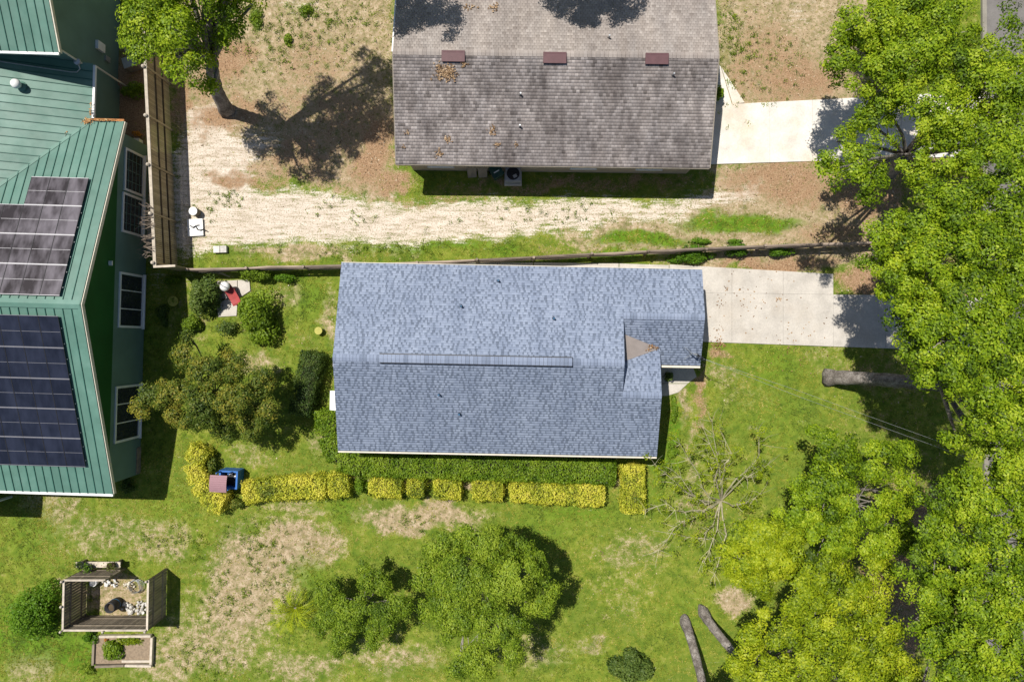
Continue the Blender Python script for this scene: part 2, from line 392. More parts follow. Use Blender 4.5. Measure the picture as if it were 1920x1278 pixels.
def make_ground():
    xi = np.arange(-1010, 1011, 5.0) / S; yi = np.arange(-690, 691, 5.0) / S
    far = np.array([30, 33, 38, 46, 60, 90, 150, 300, 600.])
    xs = np.concatenate((-far[::-1], xi, far)); ys = np.concatenate((-far[::-1] , yi, far))
    ys = np.sort(np.unique(np.where(abs(ys) < 690 / S + .001, ys, ys)))
    X, Y = np.meshgrid(xs, ys)
    PX, PY = X * S + 960, 639 - Y * S
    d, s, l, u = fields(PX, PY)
    Z = (fbm(PX / 90, PY / 90) - .5) * .10 * (np.hypot(X, Y) < 40) - .03
    ny, nx = X.shape
    co = np.stack((X, Y, Z), -1).reshape(-1, 3)
    idx = np.arange(nx * ny).reshape(ny, nx)
    f = np.stack((idx[:-1, :-1], idx[:-1, 1:], idx[1:, 1:], idx[1:, :-1]), -1).reshape(-1, 4)
    me = np_mesh('ground', co, f)
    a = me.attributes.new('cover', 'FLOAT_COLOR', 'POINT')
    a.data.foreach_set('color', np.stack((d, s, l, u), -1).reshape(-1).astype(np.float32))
    a2 = me.attributes.new('lush', 'FLOAT', 'POINT'); a2.data.foreach_set('value', u.reshape(-1).astype(np.float32))
    me.polygons.foreach_set('use_smooth', np.ones(len(f), bool))
    return me

def np_mesh(name, co, f, tint=None):
    me = bpy.data.meshes.new(name)
    n, k = f.shape
    me.vertices.add(len(co)); me.vertices.foreach_set('co', np.ascontiguousarray(co, np.float32).reshape(-1))
    me.loops.add(n * k); me.loops.foreach_set('vertex_index', np.ascontiguousarray(f, np.int32).reshape(-1))
    me.polygons.add(n); me.polygons.foreach_set('loop_start', np.arange(0, n * k, k, dtype=np.int32))
    me.update(calc_edges=True)
    if tint is not None:
        at = me.attributes.new('tint', 'FLOAT', 'FACE'); at.data.foreach_set('value', np.ascontiguousarray(tint, np.float32))
    return me

def ground_mat():
    m, nt, b = new_mat('yard_ground')
    at = N(nt, 'ShaderNodeAttribute', attribute_name='cover')
    sp = N(nt, 'ShaderNodeSeparateColor'); nt.links.new(at.outputs['Color'], sp.inputs[0])
    lu = N(nt, 'ShaderNodeAttribute', attribute_name='lush')
    big = noise(nt, .35, 5); mid = noise(nt, 2.2, 6, rough=.65); fine = noise(nt, 16, 5, rough=.7); grit = noise(nt, 45, 3, rough=.7)
    streak = noise(nt, 2.5, 6, stretch=(.35, 2.2, 1), rough=.7)
    def msk(sock, amp, lo, hi, n=mid):
        j = math_n(nt, 'MULTIPLY', math_n(nt, 'SUBTRACT', math_n(nt, 'ADD', math_n(nt, 'MULTIPLY', n, .5), math_n(nt, 'MULTIPLY', fine, .5)), .5), amp)
        r = N(nt, 'ShaderNodeMapRange', interpolation_type='SMOOTHSTEP')
        nt.links.new(math_n(nt, 'ADD', sock, j), r.inputs[0]); r.inputs[1].default_value = lo; r.inputs[2].default_value = hi
        return r.outputs[0]
    lawn = ramp(nt, mid, [(.28, (.06, .105, .013, 1)), (.42, (.12, .175, .018, 1)), (.58, (.20, .235, .032, 1)), (.74, (.30, .28, .08, 1))])
    lawn = mixc(nt, ramp(nt, big, [(.4, (0, 0, 0, 1)), (.65, (.55, .55, .55, 1))]), lawn, (.09, .145, .020, 1))
    dryc = ramp(nt, mid, [(.28, (.17, .15, .075, 1)), (.42, (.28, .22, .125, 1)), (.55, (.40, .305, .195, 1)), (.72, (.52, .42, .30, 1))])
    dryc = mixc(nt, ramp(nt, fine, [(.34, (.85, .85, .85, 1)), (.5, (0, 0, 0, 1))]), dryc, (.16, .155, .055, 1))
    clump = noise(nt, 5.0, 6, rough=.72)
    dryc = mixc(nt, ramp(nt, clump, [(.36, (.8, .8, .8, 1)), (.47, (0, 0, 0, 1))]), dryc, (.145, .155, .04, 1))
    dryc = mixc(nt, ramp(nt, clump, [(.56, (0, 0, 0, 1)), (.68, (.7, .7, .7, 1))]), dryc, (.56, .48, .37, 1))
    sandc = ramp(nt, streak, [(.3, (.32, .26, .195, 1)), (.41, (.48, .405, .325, 1)), (.5, (.59, .51, .42, 1)), (.72, (.71, .64, .555, 1))])
    sandc = mixc(nt, ramp(nt, fine, [(.37, (.9, .9, .9, 1)), (.49, (0, 0, 0, 1))]), sandc, (.25, .205, .125, 1))
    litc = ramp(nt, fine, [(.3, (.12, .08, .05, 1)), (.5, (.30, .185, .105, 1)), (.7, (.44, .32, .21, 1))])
    lushc = ramp(nt, mid, [(.3, (.055, .115, .010, 1)), (.5, (.10, .19, .013, 1)), (.75, (.17, .25, .03, 1))])
    col = mixc(nt, msk(sp.outputs[0], 2.6, .22, .78), lawn, dryc)
    col = mixc(nt, msk(lu.outputs['Fac'], 2.0, .25, .85), col, lushc)
    col = mixc(nt, msk(sp.outputs[1], 3.2, .28, .82, streak), col, sandc)
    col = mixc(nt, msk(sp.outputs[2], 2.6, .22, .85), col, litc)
    col = mixc(nt, .75, col, ramp(nt, grit, [(.28, (.62, .62, .62, 1)), (.5, (1, 1, 1, 1)), (.72, (1.3, 1.3, 1.3, 1))]), 'MULTIPLY')
    nt.links.new(col, b.inputs['Base Color']); b.inputs['Roughness'].default_value = .95; b.inputs['Specular IOR Level'].default_value = .1
    bump(nt, b, fine, .55, .05)
    return m
M['ground'] = ground_mat()
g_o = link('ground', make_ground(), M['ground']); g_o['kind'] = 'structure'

# ------------------------------------------------------------------ road, driveways, paths, patio
M['road'] = M['asphalt']
mb = MB(); mb.prism([tuple(G(1858, 2600)[:2]), tuple(G(2150, 2600)[:2]), tuple(G(2135, -1300)[:2]), tuple(G(1842, -1300)[:2])], -.05, .034)
struct('road', mb, M['asphalt'])
mb = MB(); mb.prism([tuple(G(1850, 2600)[:2]), tuple(G(1858, 2600)[:2]), tuple(G(1842, -1300)[:2]), tuple(G(1834, -1300)[:2])], -.05, .12)
struct('kerb', mb, concrete('dark_kerb', (.26, .24, .2, 1), (.14, .13, .09, 1)))  # kerb concrete darkened, with still darker blotches

def slabs(name, quads, mat, z=.035, gap=.007):
    par = link(name, None); par['kind'] = 'structure'
    for q in quads:
        p = [G(*c)[:2] for c in q]; c = sum(p) / len(p)
        p = [tuple(a + (c - a) / np.linalg.norm(c - a) * gap) for a in p]
        part('slab', MB().prism(p, -.08, z + random.uniform(-.004, .004)), mat, par)
    return par
# driveway of the blue-roofed house
xs_ = [1255, 1372, 1468, 1562, 1660, 1760, 1846]
qs = []
nY = lambda x: 499.5 + (x - 1320) * .058
mY = lambda x: 549 + (x - 1320) * .012
sY = lambda x: 641 + (x - 1330) * .036
for i in range(6):
    a, b_ = xs_[i], xs_[i + 1]
    if i < 3: qs.append([(a, nY(a)), (b_, nY(b_)), (b_, mY(b_)), (a, mY(a))])
    qs.append([(a, mY(a)), (b_, mY(b_)), (b_, sY(b_)), (a, sY(a))])
slabs('driveway', qs, M['conc'])
xs2 = [1290, 1443, 1523, 1603, 1690, 1770, 1840]
n2 = lambda x: 197 - (x - 1343) * .052
s2 = lambda x: 308 - (x - 1340) * .03
slabs('neighbour_driveway', [[(xs2[i], n2(xs2[i])), (xs2[i + 1], n2(xs2[i + 1])), (xs2[i + 1], s2(xs2[i + 1])), (xs2[i], s2(xs2[i]))] for i in range(6)], M['conc_pale'])
slabs('neighbour_path', [[(1330, 105), (1351, 125), (1372, 197 - .6), (1330, 198)], [(1352.5, 127), (1396, 193), (1373.5, 196)]], M['conc_pale'])
slabs('front_path', [[(1212, 688), (1300, 690), (1306, 706), (1290, 718), (1212, 718)], [(1212, 719), (1289, 719), (1272, 735), (1250, 742), (1212, 742)]], M['conc'])
slabs('side_path', [[(840, 494), (1000, 492), (1000, 506), (840, 506)], [(1001, 492), (1160, 494), (1160, 508), (1001, 506)], [(1161, 494), (1254, 497), (1254, 512), (1161, 508)]], M['conc'])
slabs('patio', [[(405, 527), (445, 525), (446, 560), (404, 561)], [(446, 525), (468, 524), (470, 545), (447, 560)], [(404, 562), (446, 561), (444, 592), (410, 594)]], M['conc'], .045)

# ------------------------------------------------------------------ roof covering helpers
def scan(poly, s):
    """u-intervals of a (u,s) polygon at height s"""
    xs = []
    n = len(poly)
    for i in range(n):
        (u0, s0), (u1, s1) = poly[i], poly[(i + 1) % n]
        if (s0 > s) != (s1 > s): xs.append(u0 + (s - s0) * (u1 - u0) / (s1 - s0))
    xs.sort(); return list(zip(xs[::2], xs[1::2]))
def clip_u(poly, a, b):
    def half(p, f):
        out = []
        for i in range(len(p)):
            q, r = p[i], p[(i + 1) % len(p)]
            fq, fr = f(q), f(r)
            if fq >= 0: out.append(q)
            if (fq >= 0) != (fr >= 0):
                t = fq / (fq - fr); out.append((q[0] + t * (r[0] - q[0]), q[1] + t * (r[1] - q[1])))
        return out
    p = half(poly, lambda q: q[0] - a)
    return half(p, lambda q: b - q[0]) if p else p
def shingles(name, planes, mat, parent, expo, laminated, seed):
    """courses of overlapping shingle tabs; planes: (origin, udir, sdir, polygon in metres along u and up the slope)"""
    r = random.Random(seed); V = []; F = []; T = []
    for org, ud, sd, poly in planes:
        org, ud, sd = (np.array(a, float) for a in (org, ud, sd)); nn = np.cross(ud, sd); nn /= np.linalg.norm(nn)
        if nn[2] < 0: nn = -nn
        smax = max(p[1] for p in poly); k = 0; s = min(p[1] for p in poly)
        while s < smax - .02:
            s1 = min(s + expo, smax)
            for (a, b) in scan(poly, (s + s1) / 2):
                u = a - (r.uniform(0, .25) if laminated else (k % 2) * .085); up = r.random() < .5
                while u < b - .01:
                    up = not up; L = (r.uniform(.07, .24) if up else r.uniform(.05, .16)) if laminated else .17
                    u0, u1 = max(u, a), min(u + L, b)
                    if u1 - u0 > .01:
                        if laminated:
                            dark = (not up) and r.random() < .82; h = .003 if dark else .006
                            t = r.uniform(0, .36) if dark else r.uniform(.45, 1)
                        else:
                            h = .011; t = r.gauss(.5, .2); u1 -= .012
                        h += r.uniform(0, .002)
                        o = len(V)
                        for (uu, ss, hh) in ((u0, s, h), (u1, s, h), (u1, s1, .003), (u0, s1, .003), (u0, s, 0), (u1, s, 0)):
                            V.append(org + ud * uu + sd * ss + nn * (hh + .004))
                        F.append((o, o + 1, o + 2, o + 3)); F.append((o + 4, o + 5, o + 1, o)); T += [t, t * .6]
                    u += L
            s += expo; k += 1
    me = np_mesh(name, np.array(V), np.array(F), np.clip(T, 0, 1))
    o = link(name, me, mat, parent); o['kind'] = 'stuff'; return o

def caps(name, p0, p1, w, mat, parent, seed, drop=.28, raise_=.03, step=.16):
    """ridge cap pieces from p0 to p1"""
    r = random.Random(seed); mb = MB(); p0, p1 = np.array(p0, float), np.array(p1, float)
    L = np.linalg.norm(p1 - p0); d = (p1 - p0) / L; side = np.array((-d[1], d[0], 0)); n = int(L / step)
    for i in range(n):
        a = p0 + d * (L * i / n); b = p0 + d * (L * (i + 1) / n - .012); h0, h1 = raise_ + .02, raise_ + .006
        t = r.uniform(.35, .75)
        for sg in (-1, 1):
            e = side * sg * w + np.array((0, 0, -w * drop))
            q = [a + (0, 0, h0), b + (0, 0, h1), b + e + (0, 0, h1), a + e + (0, 0, h0)]
            if sg > 0: q = q[::-1]
            mb._add(q, [(0, 1, 2, 3)], t)
        mb._add([a + (0, 0, h0), a + side * w + (0, 0, h0 - w * drop), a + (0, 0, 0), a - side * w + (0, 0, h0 - w * drop)], [(0, 1, 2, 3)], .1)
    o = part(name, mb, mat, parent); o['kind'] = 'stuff'; return o

def wedge_wall(mb, u0, u1, v0, v1, vr, ze, zr, t=.5):
    """block from u0..u1 with a gabled top (eave ze, ridge zr at vr)"""
    sec = [(v0, 0), (v0, ze), (vr, zr), (v1, ze), (v1, 0)]
    vs = [(u0, v, z) for v, z in sec] + [(u1, v, z) for v, z in sec]
    mb._add(vs, [(4, 3, 2, 1, 0), (5, 6, 7, 8, 9)] + [(i, (i + 1) % 5, 5 + (i + 1) % 5, 5 + i) for i in range(5)], t)

def window(parent, c, size, axis, mat_frame, dividers=(), thick=.05, cross=0, name='window'):
    """flat window on a wall; axis 'u' = wall runs along x, 'v' = along y (faces +x side when thick > 0)"""
    L, h = size; c = np.array(c, float)
    def bx(du, dz, su, sz, dep, off):
        if axis == 'v': return ((c[0] + off, c[1] + du, c[2] + dz), (dep, su, sz))
        return ((c[0] + du, c[1] + off, c[2] + dz), (su, dep, sz))
    mb = MB(); f = .11
    for du, dz, su, sz in ((0, h / 2 - f / 2, L, f), (0, -h / 2 + f / 2, L, f), (-L / 2 + f / 2, 0, f, h - 2 * f - .004), (L / 2 - f / 2, 0, f, h - 2 * f - .004)):
        mb.box(*bx(du, dz, su, sz, abs(thick), thick / 2))
    w = part(name, mb, mat_frame, parent)
    n = len(dividers) + 1; edges = [-L / 2 + f] + list(dividers) + [L / 2 - f]
    for i in range(n):
        a, b = edges[i] + .003, edges[i + 1] - .003
        part('pane', MB().box(*bx((a + b) / 2, 0, b - a - .05, h - 2 * f - .01, .02, thick * .25)), M['glass'], w)
    for d in dividers: part('mullion', MB().box(*bx(d, 0, .05, h - 2 * f - .006, abs(thick) * .7, thick / 2)), mat_frame, w)
    if cross:
        mb = MB()
        for i in range(1, cross): mb.box(*bx(0, -h / 2 + i * h / cross, L - 2 * f - .006, .03, abs(thick) * .5, thick * .35))
        for i in range(1, 4): mb.box(*bx(-L / 2 + i * L / 4, 0, .025, h - 2 * f - .006, abs(thick) * .45, thick * .4))
        part('muntin', mb, M['wall_green'], w)
    sill = MB().box(*bx(0, -h / 2 - .035, L + .1, .06, abs(thick) * 2, thick)); part('sill', sill, mat_frame, w)
    return w

def pipe_vent(parent, p, r=.05, h=.28, mats=('vent_blue', 'black')):
    a = part('vent_pipe', MB().tube([(p[0], p[1], p[2] - .05), (p[0], p[1], p[2] + h)], r, 8), M[mats[0]], parent)
    part('flashing', MB().tube([(p[0], p[1], p[2] - .06), (p[0], p[1], p[2] + .05)], [r * 2.2, r * 1.2], 8), M[mats[1]], a)

# ------------------------------------------------------------------ house with the blue-grey roof
def main_house():
    TH = math.radians(-1.1)
    o = G(666, 504)
    R = thing('house', 'single storey white house with blue-grey shingle roof in the middle', 'house', o, TH)
    q = 1 / S; D, L = 324 * q, 622 * q
    ze, k = 2.93, .283
    X = lambda u: u * q
    Y = lambda v: -v * q
    zN = lambda v: ze + v * q * k                    # north-facing planes
    zr = zN(162); zr2 = zN(83)
    zS = lambda v: ze + (324 - v) * q * k            # south-facing plane
    zr3 = zS(216)
    zNES = lambda v: ze + (166 - v) * q * k          # garage wing, south-facing
    zSEN = lambda v: zr3 - (216 - v) * q * k         # front wing, north-facing
    ug, ue = 484, 550
    roof = part('roof', MB().slab([(X(0), Y(0), zN(0)), (X(622), Y(0), zN(0)), (X(622), Y(83), zr2), (X(ug), Y(83), zr2), (X(ug), Y(162), zr), (X(0), Y(162), zr)], .14)
                .slab([(X(0), Y(162), zr - .001), (X(ug), Y(162), zr - .001), (X(ug), Y(216), zr3), (X(ue), Y(216), zr3), (X(ue), Y(324), ze), (X(0), Y(324), ze)], .14), M['shingle_blue'], R)
    vv = 137.3
    part('garage_roof', MB().slab([(X(ug), Y(83), zr2 - .001), (X(622), Y(83), zr2 - .001), (X(622), Y(166), ze), (X(ue), Y(166), ze), (X(ue), Y(vv), zNES(vv)), (X(ug), Y(vv), zNES(vv))], .13), M['shingle_blue'], roof)
    part('porch_roof', MB().slab([(X(ug), Y(216), zr3 - .001), (X(ue), Y(216), zr3 - .001), (X(ue), Y(vv + .4), zSEN(vv)), (X(ug), Y(vv + .4), zSEN(vv))], .13), M['shingle_blue'], roof)
    cs = math.sqrt(1 + k * k)
    nu = (0, 1 / cs, -k / cs)
    planes = [((0, 0, ze), (1, 0, 0), (0, -1 / cs, k / cs), [(0, 0), (X(622), 0), (X(622), 83 * q * cs), (X(ug), 83 * q * cs), (X(ug), 162 * q * cs), (0, 162 * q * cs)]),
              ((0, Y(324), ze), (1, 0, 0), (0, 1 / cs, k / cs), [(0, 0), (X(ue), 0), (X(ue), 108 * q * cs), (X(ug), 108 * q * cs), (X(ug), 162 * q * cs), (0, 162 * q * cs)]),
              ((0, Y(166), ze), (1, 0, 0), (0, 1 / cs, k / cs), [(X(ue), 0), (X(622), 0), (X(622), 83 * q * cs), (X(ug), 83 * q * cs), (X(ug), (166 - vv) * q * cs), (X(ue), (166 - vv) * q * cs)]),
              ((0, Y(vv + .4), zSEN(vv)), (1, 0, 0), (0, -1 / cs, k / cs), [(X(ug), 0), (X(ue), 0), (X(ue), (216 - vv) * q * cs), (X(ug), (216 - vv) * q * cs)])]
    shingles('shingles', planes, M['shingle_blue'], roof, .125, True, 3)
    caps('ridge_caps', (0, Y(162), zr), (X(ug), Y(162), zr), .17, M['shingle_blue'], roof, 1)
    caps('garage_ridge_caps', (X(ug), Y(83), zr2), (X(622), Y(83), zr2), .16, M['shingle_blue'], roof, 2)
    caps('porch_ridge_caps', (X(ug), Y(216), zr3), (X(ue), Y(216), zr3), .16, M['shingle_blue'], roof, 4)
    mb = MB(); a, b = X(78), X(397)
    for sg in (-1, 1): mb.slab([(a, Y(162), zr + .13), (b, Y(162), zr + .13), (b, Y(162) + sg * .235, zr + .085), (a, Y(162) + sg * .235, zr + .085)], .07)
    rv = part('ridge_vent', mb, M['black'], R)
    caps('vent_caps', (a, Y(162), zr + .1), (b, Y(162), zr + .1), .19, M['shingle_blue'], rv, 5, .2, .035, .19)
    # cricket between the two wings
    part('cricket', MB().face([(X(ug), Y(113), zNES(113) + .03), (X(ug), Y(161.5), zSEN(161.5) + .03), (X(ue), Y(vv), zNES(vv) + .035)]), M['cricket'], R, label='grey triangular membrane between the two front roof wings')
    # trim and gutters
    mb = MB(); mb.box((X(275), Y(324) - .05, ze - .07), (X(550), .075, .1)); part('gutter', mb, M['cream'], R)
    mb = MB(); mb.box((X(586), Y(166) - .06, ze - .06), (X(72), .1, .1)); part('gutter', mb, M['cream'], R)
    mb = MB(); mb.box((X(311), Y(0) + .02, ze - .075), (X(622), .03, .15)); part('fascia', mb, M['cream'], R)
    for (u, v0, v1, z0, z1) in ((1.6, 0, 162, ze, zr), (1.6, 324, 162, ze, zr), (620.4, 0, 83, ze, zr2), (620.4, 166, 83, ze, zr2), (ue - 1.6, 324, 216, ze, zr3), (ue - 1.6, vv + 2, 216, zSEN(vv), zr3), (ug - 1.6, 83, 162, zr2, zr), (ug - 1.6, 216, 162, zr3, zr)):
        s = .03
        part('rake_board', MB().slab([(X(u) - s, Y(v0), z0 - .13), (X(u) + s, Y(v0), z0 - .13), (X(u) + s, Y(v1), z1 - .13), (X(u) - s, Y(v1), z1 - .13)], .12), M['wall_white'], R)
    # walls
    mb = MB(); wedge_wall(mb, X(14), X(472), Y(14), Y(310), Y(162), zN(14) - .17, zr - .17)
    wedge_wall(mb, X(472), X(608), Y(14), Y(152), Y(83), zN(14) - .17, zr2 - .17)
    wedge_wall(mb, X(472), X(536), Y(152), Y(310), Y(216), zS(310) - .35, zr3 - .35)
    wall = part('wall', mb, M['wall_white'], R)
    for u in (90, 200, 320, 430): window(R, (X(u), Y(310), 1.4), (1.4, 1.1), 'u', M['white'], (0,), -.05)
    window(R, (X(536), Y(262), 1.4), (1.6, 1.2), 'v', M['white'], (0,), .05)
    for u in (120, 300, 420): window(R, (X(u), Y(14), 1.5), (1.0, .9), 'u', M['white'], (), .05)
    dr = part('door', MB().box((X(536) + .02, Y(190), 1.05), (.05, .95, 2.1)), M['vent_blue'], R)
    part('handle', MB().box((X(536) + .07, Y(199), 1.0), (.05, .05, .12)), M['steel'], dr)
    gd = part('garage_door', MB().box((X(608) + .02, Y(83), 1.1), (.05, 2.7, 2.2)), M['white'], R)
    for i in range(4): part('garage_door_panel', MB().box((X(608) + .06, Y(83), .3 + i * .54), (.03, 2.6, .48)), M['white'], gd)
    for i, (v, w_, lab) in enumerate(((170, .7, 'small white awning under the west roof edge'), (240, 1.08, 'larger bright white awning under the west roof edge'))):
        mb = MB(); x1 = X(0) + .35; x0 = X(0) - (.64 if i else .52)
        mb.slab([(x0, Y(v) - w_ / 2 + .06, 2.2), (x1, Y(v) - w_ / 2, 2.45), (x1, Y(v) + w_ / 2, 2.45), (x0, Y(v) + w_ / 2 - .06, 2.2)], .05)
        mb.slab([(x0, Y(v) - w_ / 2 + .06, 2.19), (x0 + .03, Y(v) - w_ / 2 + .06, 2.19), (x0 + .03, Y(v) + w_ / 2 - .06, 2.19), (x0, Y(v) + w_ / 2 - .06, 2.19)], .2)
        part('awning', mb, M['white'], R, label=lab)
    # plumbing vents
    TI = lambda p: np.array(((p[0] - o[0]) * math.cos(-TH) - (p[1] - o[1]) * math.sin(-TH), (p[0] - o[0]) * math.sin(-TH) + (p[1] - o[1]) * math.cos(-TH)))
    for px, py in ((934, 525), (865, 574), (1038, 597), (824, 739), (861, 776)):
        x, y = TI(W(px, py, 3.6)); v = -y * S
        z = zN(v) if v < 162 else zS(v)
        pipe_vent(R, (x, y, z))
    # service mast with its bundle of cables
    x, y = TI(W(1294, 662, 3.2)); z = zNES(-y * S)
    mast = part('service_mast', MB().tube([(x, y, z - .3), (x, y, z + .75), (x + .05, y - .03, z + .82), (x + .14, y - .05, z + .8)], [.035, .035, .05, .045], 8), M['steel'], R)
    mb = MB()
    for j in range(4):
        a = j * 1.4; pts = [(x + .14, y - .05, z + .78)]
        for i in range(1, 7):
            w = i / 6; pts.append((x + .14 + w * .35 + .08 * math.sin(a + w * 3), y - .05 - w * .22 + .09 * math.cos(a + w * 4), z + .78 - .35 * math.sin(w * 3.1) + .1 * w))
        mb.tube(pts, .018, 5)
    part('cable_loops', mb, M['black'], mast)
    for s in (-1, 1): part('brace', MB().tube([(x, y, z + .55), (x - .3, y + s * .3, z + .12)], .014, 5), M['steel'], mast)
    return R, (x, y, z), TH, o
main_R, mast_l, main_TH, main_o = main_house()

# ------------------------------------------------------------------ neighbour with the brown-grey roof
def grey_house():
    TH = math.radians(-.75)
    o = G(760, 334)                               # south-west roof corner
    R = thing('house', 'neighbouring house with weathered brown-grey shingle roof at the top', 'house', o, TH)
    q = 1 / S; Lu = 541; vh = 175; ze, zr = 2.93, 4.2; k = (zr - ze) / (vh * q); cs = math.sqrt(1 + k * k)
    X = lambda u: u * q; Y = lambda v: v * q
    roof = part('roof', MB().slab([(0, 0, ze), (X(Lu), 0, ze), (X(Lu), Y(vh), zr), (0, Y(vh), zr)], .13).slab([(0, Y(2 * vh), ze), (X(Lu), Y(2 * vh), ze), (X(Lu), Y(vh), zr - .001), (0, Y(vh), zr - .001)], .13), M['shingle_grey'], R)
    poly = [(0, 0), (X(Lu), 0), (X(Lu), vh * q * cs), (0, vh * q * cs)]
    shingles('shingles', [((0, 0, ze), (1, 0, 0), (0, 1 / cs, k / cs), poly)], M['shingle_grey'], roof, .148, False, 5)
    north = shingle_mat('north_slope_shingle', [(0, (.25, .215, .195, 1)), (.5, (.335, .295, .27, 1)), (1, (.42, .375, .345, 1))], (.74, .72, .71, 1))  # north slope: narrower tone range and weaker stain
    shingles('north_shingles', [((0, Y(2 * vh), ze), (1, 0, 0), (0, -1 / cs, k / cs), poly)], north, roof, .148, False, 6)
    caps('ridge_caps', (0, Y(vh), zr), (X(Lu), Y(vh), zr), .15, north, roof, 8, .25, .02, .2)
    for u in (-.7, Lu + .7):
        for v0, z0 in ((0, ze), (2 * vh, ze)):
            s = .045 if u < 0 and v0 else .025
            part('rake_board', MB().slab([(X(u) - s, Y(v0), z0), (X(u) + s, Y(v0), z0), (X(u) + s, Y(vh), zr), (X(u) - s, Y(vh), zr)], .17), M['white'] if u < 0 and v0 else M['cardboard'], R)
    part('fascia', MB().box((X(Lu / 2), -.03, ze - .08), (X(Lu) - .02, .03, .14)), M['cardboard'], R)
    mb = MB(); wedge_wall(mb, X(15), X(Lu - 15), Y(15), Y(2 * vh - 15), Y(vh), ze - .1, zr - .2); part('wall', mb, M['wall_tan'], R)
    for u in (70, 330, 450): window(R, (X(u), Y(15), 1.5), (1.3, 1.0), 'u', M['white'], (0,), -.05)
    gd = part('garage_door', MB().box((X(Lu - 15) + .02, Y(85), 1.1), (.05, 2.7, 2.2)), M['white'], R)
    for i in range(4): part('garage_door_panel', MB().box((X(Lu - 15) + .06, Y(85), .3 + i * .54), (.03, 2.6, .48)), M['white'], gd)
    TI = lambda p: ((p[0] - o[0]) * math.cos(-TH) - (p[1] - o[1]) * math.sin(-TH), (p[0] - o[0]) * math.sin(-TH) + (p[1] - o[1]) * math.cos(-TH))
    zz = lambda y: ze + y * k if y < Y(vh) else zr - (y - Y(vh)) * k
    for px, py in ((850, 107), (1040, 110), (1231, 112)):
        x, y = TI(W(px, py, 4.15)); z = zz(y); w, d = 1.1, .5
        mb = MB(); mb.slab([(x - w / 2, y - d / 2, z - d / 2 * k + .16), (x + w / 2, y - d / 2, z - d / 2 * k + .16), (x + w / 2, y + d / 2, z + d / 2 * k + .10), (x - w / 2, y + d / 2, z + d / 2 * k + .10)], .06)
        mb.box((x, y + .03, z + .06), (w - .12, d - .14, .12), tilt=(0, k))
        vt = part('roof_vent', mb, M['brownmetal'], R)
        part('mesh_screen', MB().box((x, y - d / 2 + .06, z - .03), (w - .2, .02, .08)), M['black'], vt)
    for px, py in ((976, 179), (975, 234), (1140, 76), (1259, 146)):
        x, y = TI(W(px, py, 3.7)); pipe_vent(R, (x, y, zz(y)), .04, .3, ('steel', 'black'))
    return R, TI, zz, o, TH
grey_R, grey_TI, grey_z, grey_o, grey_TH = grey_house()

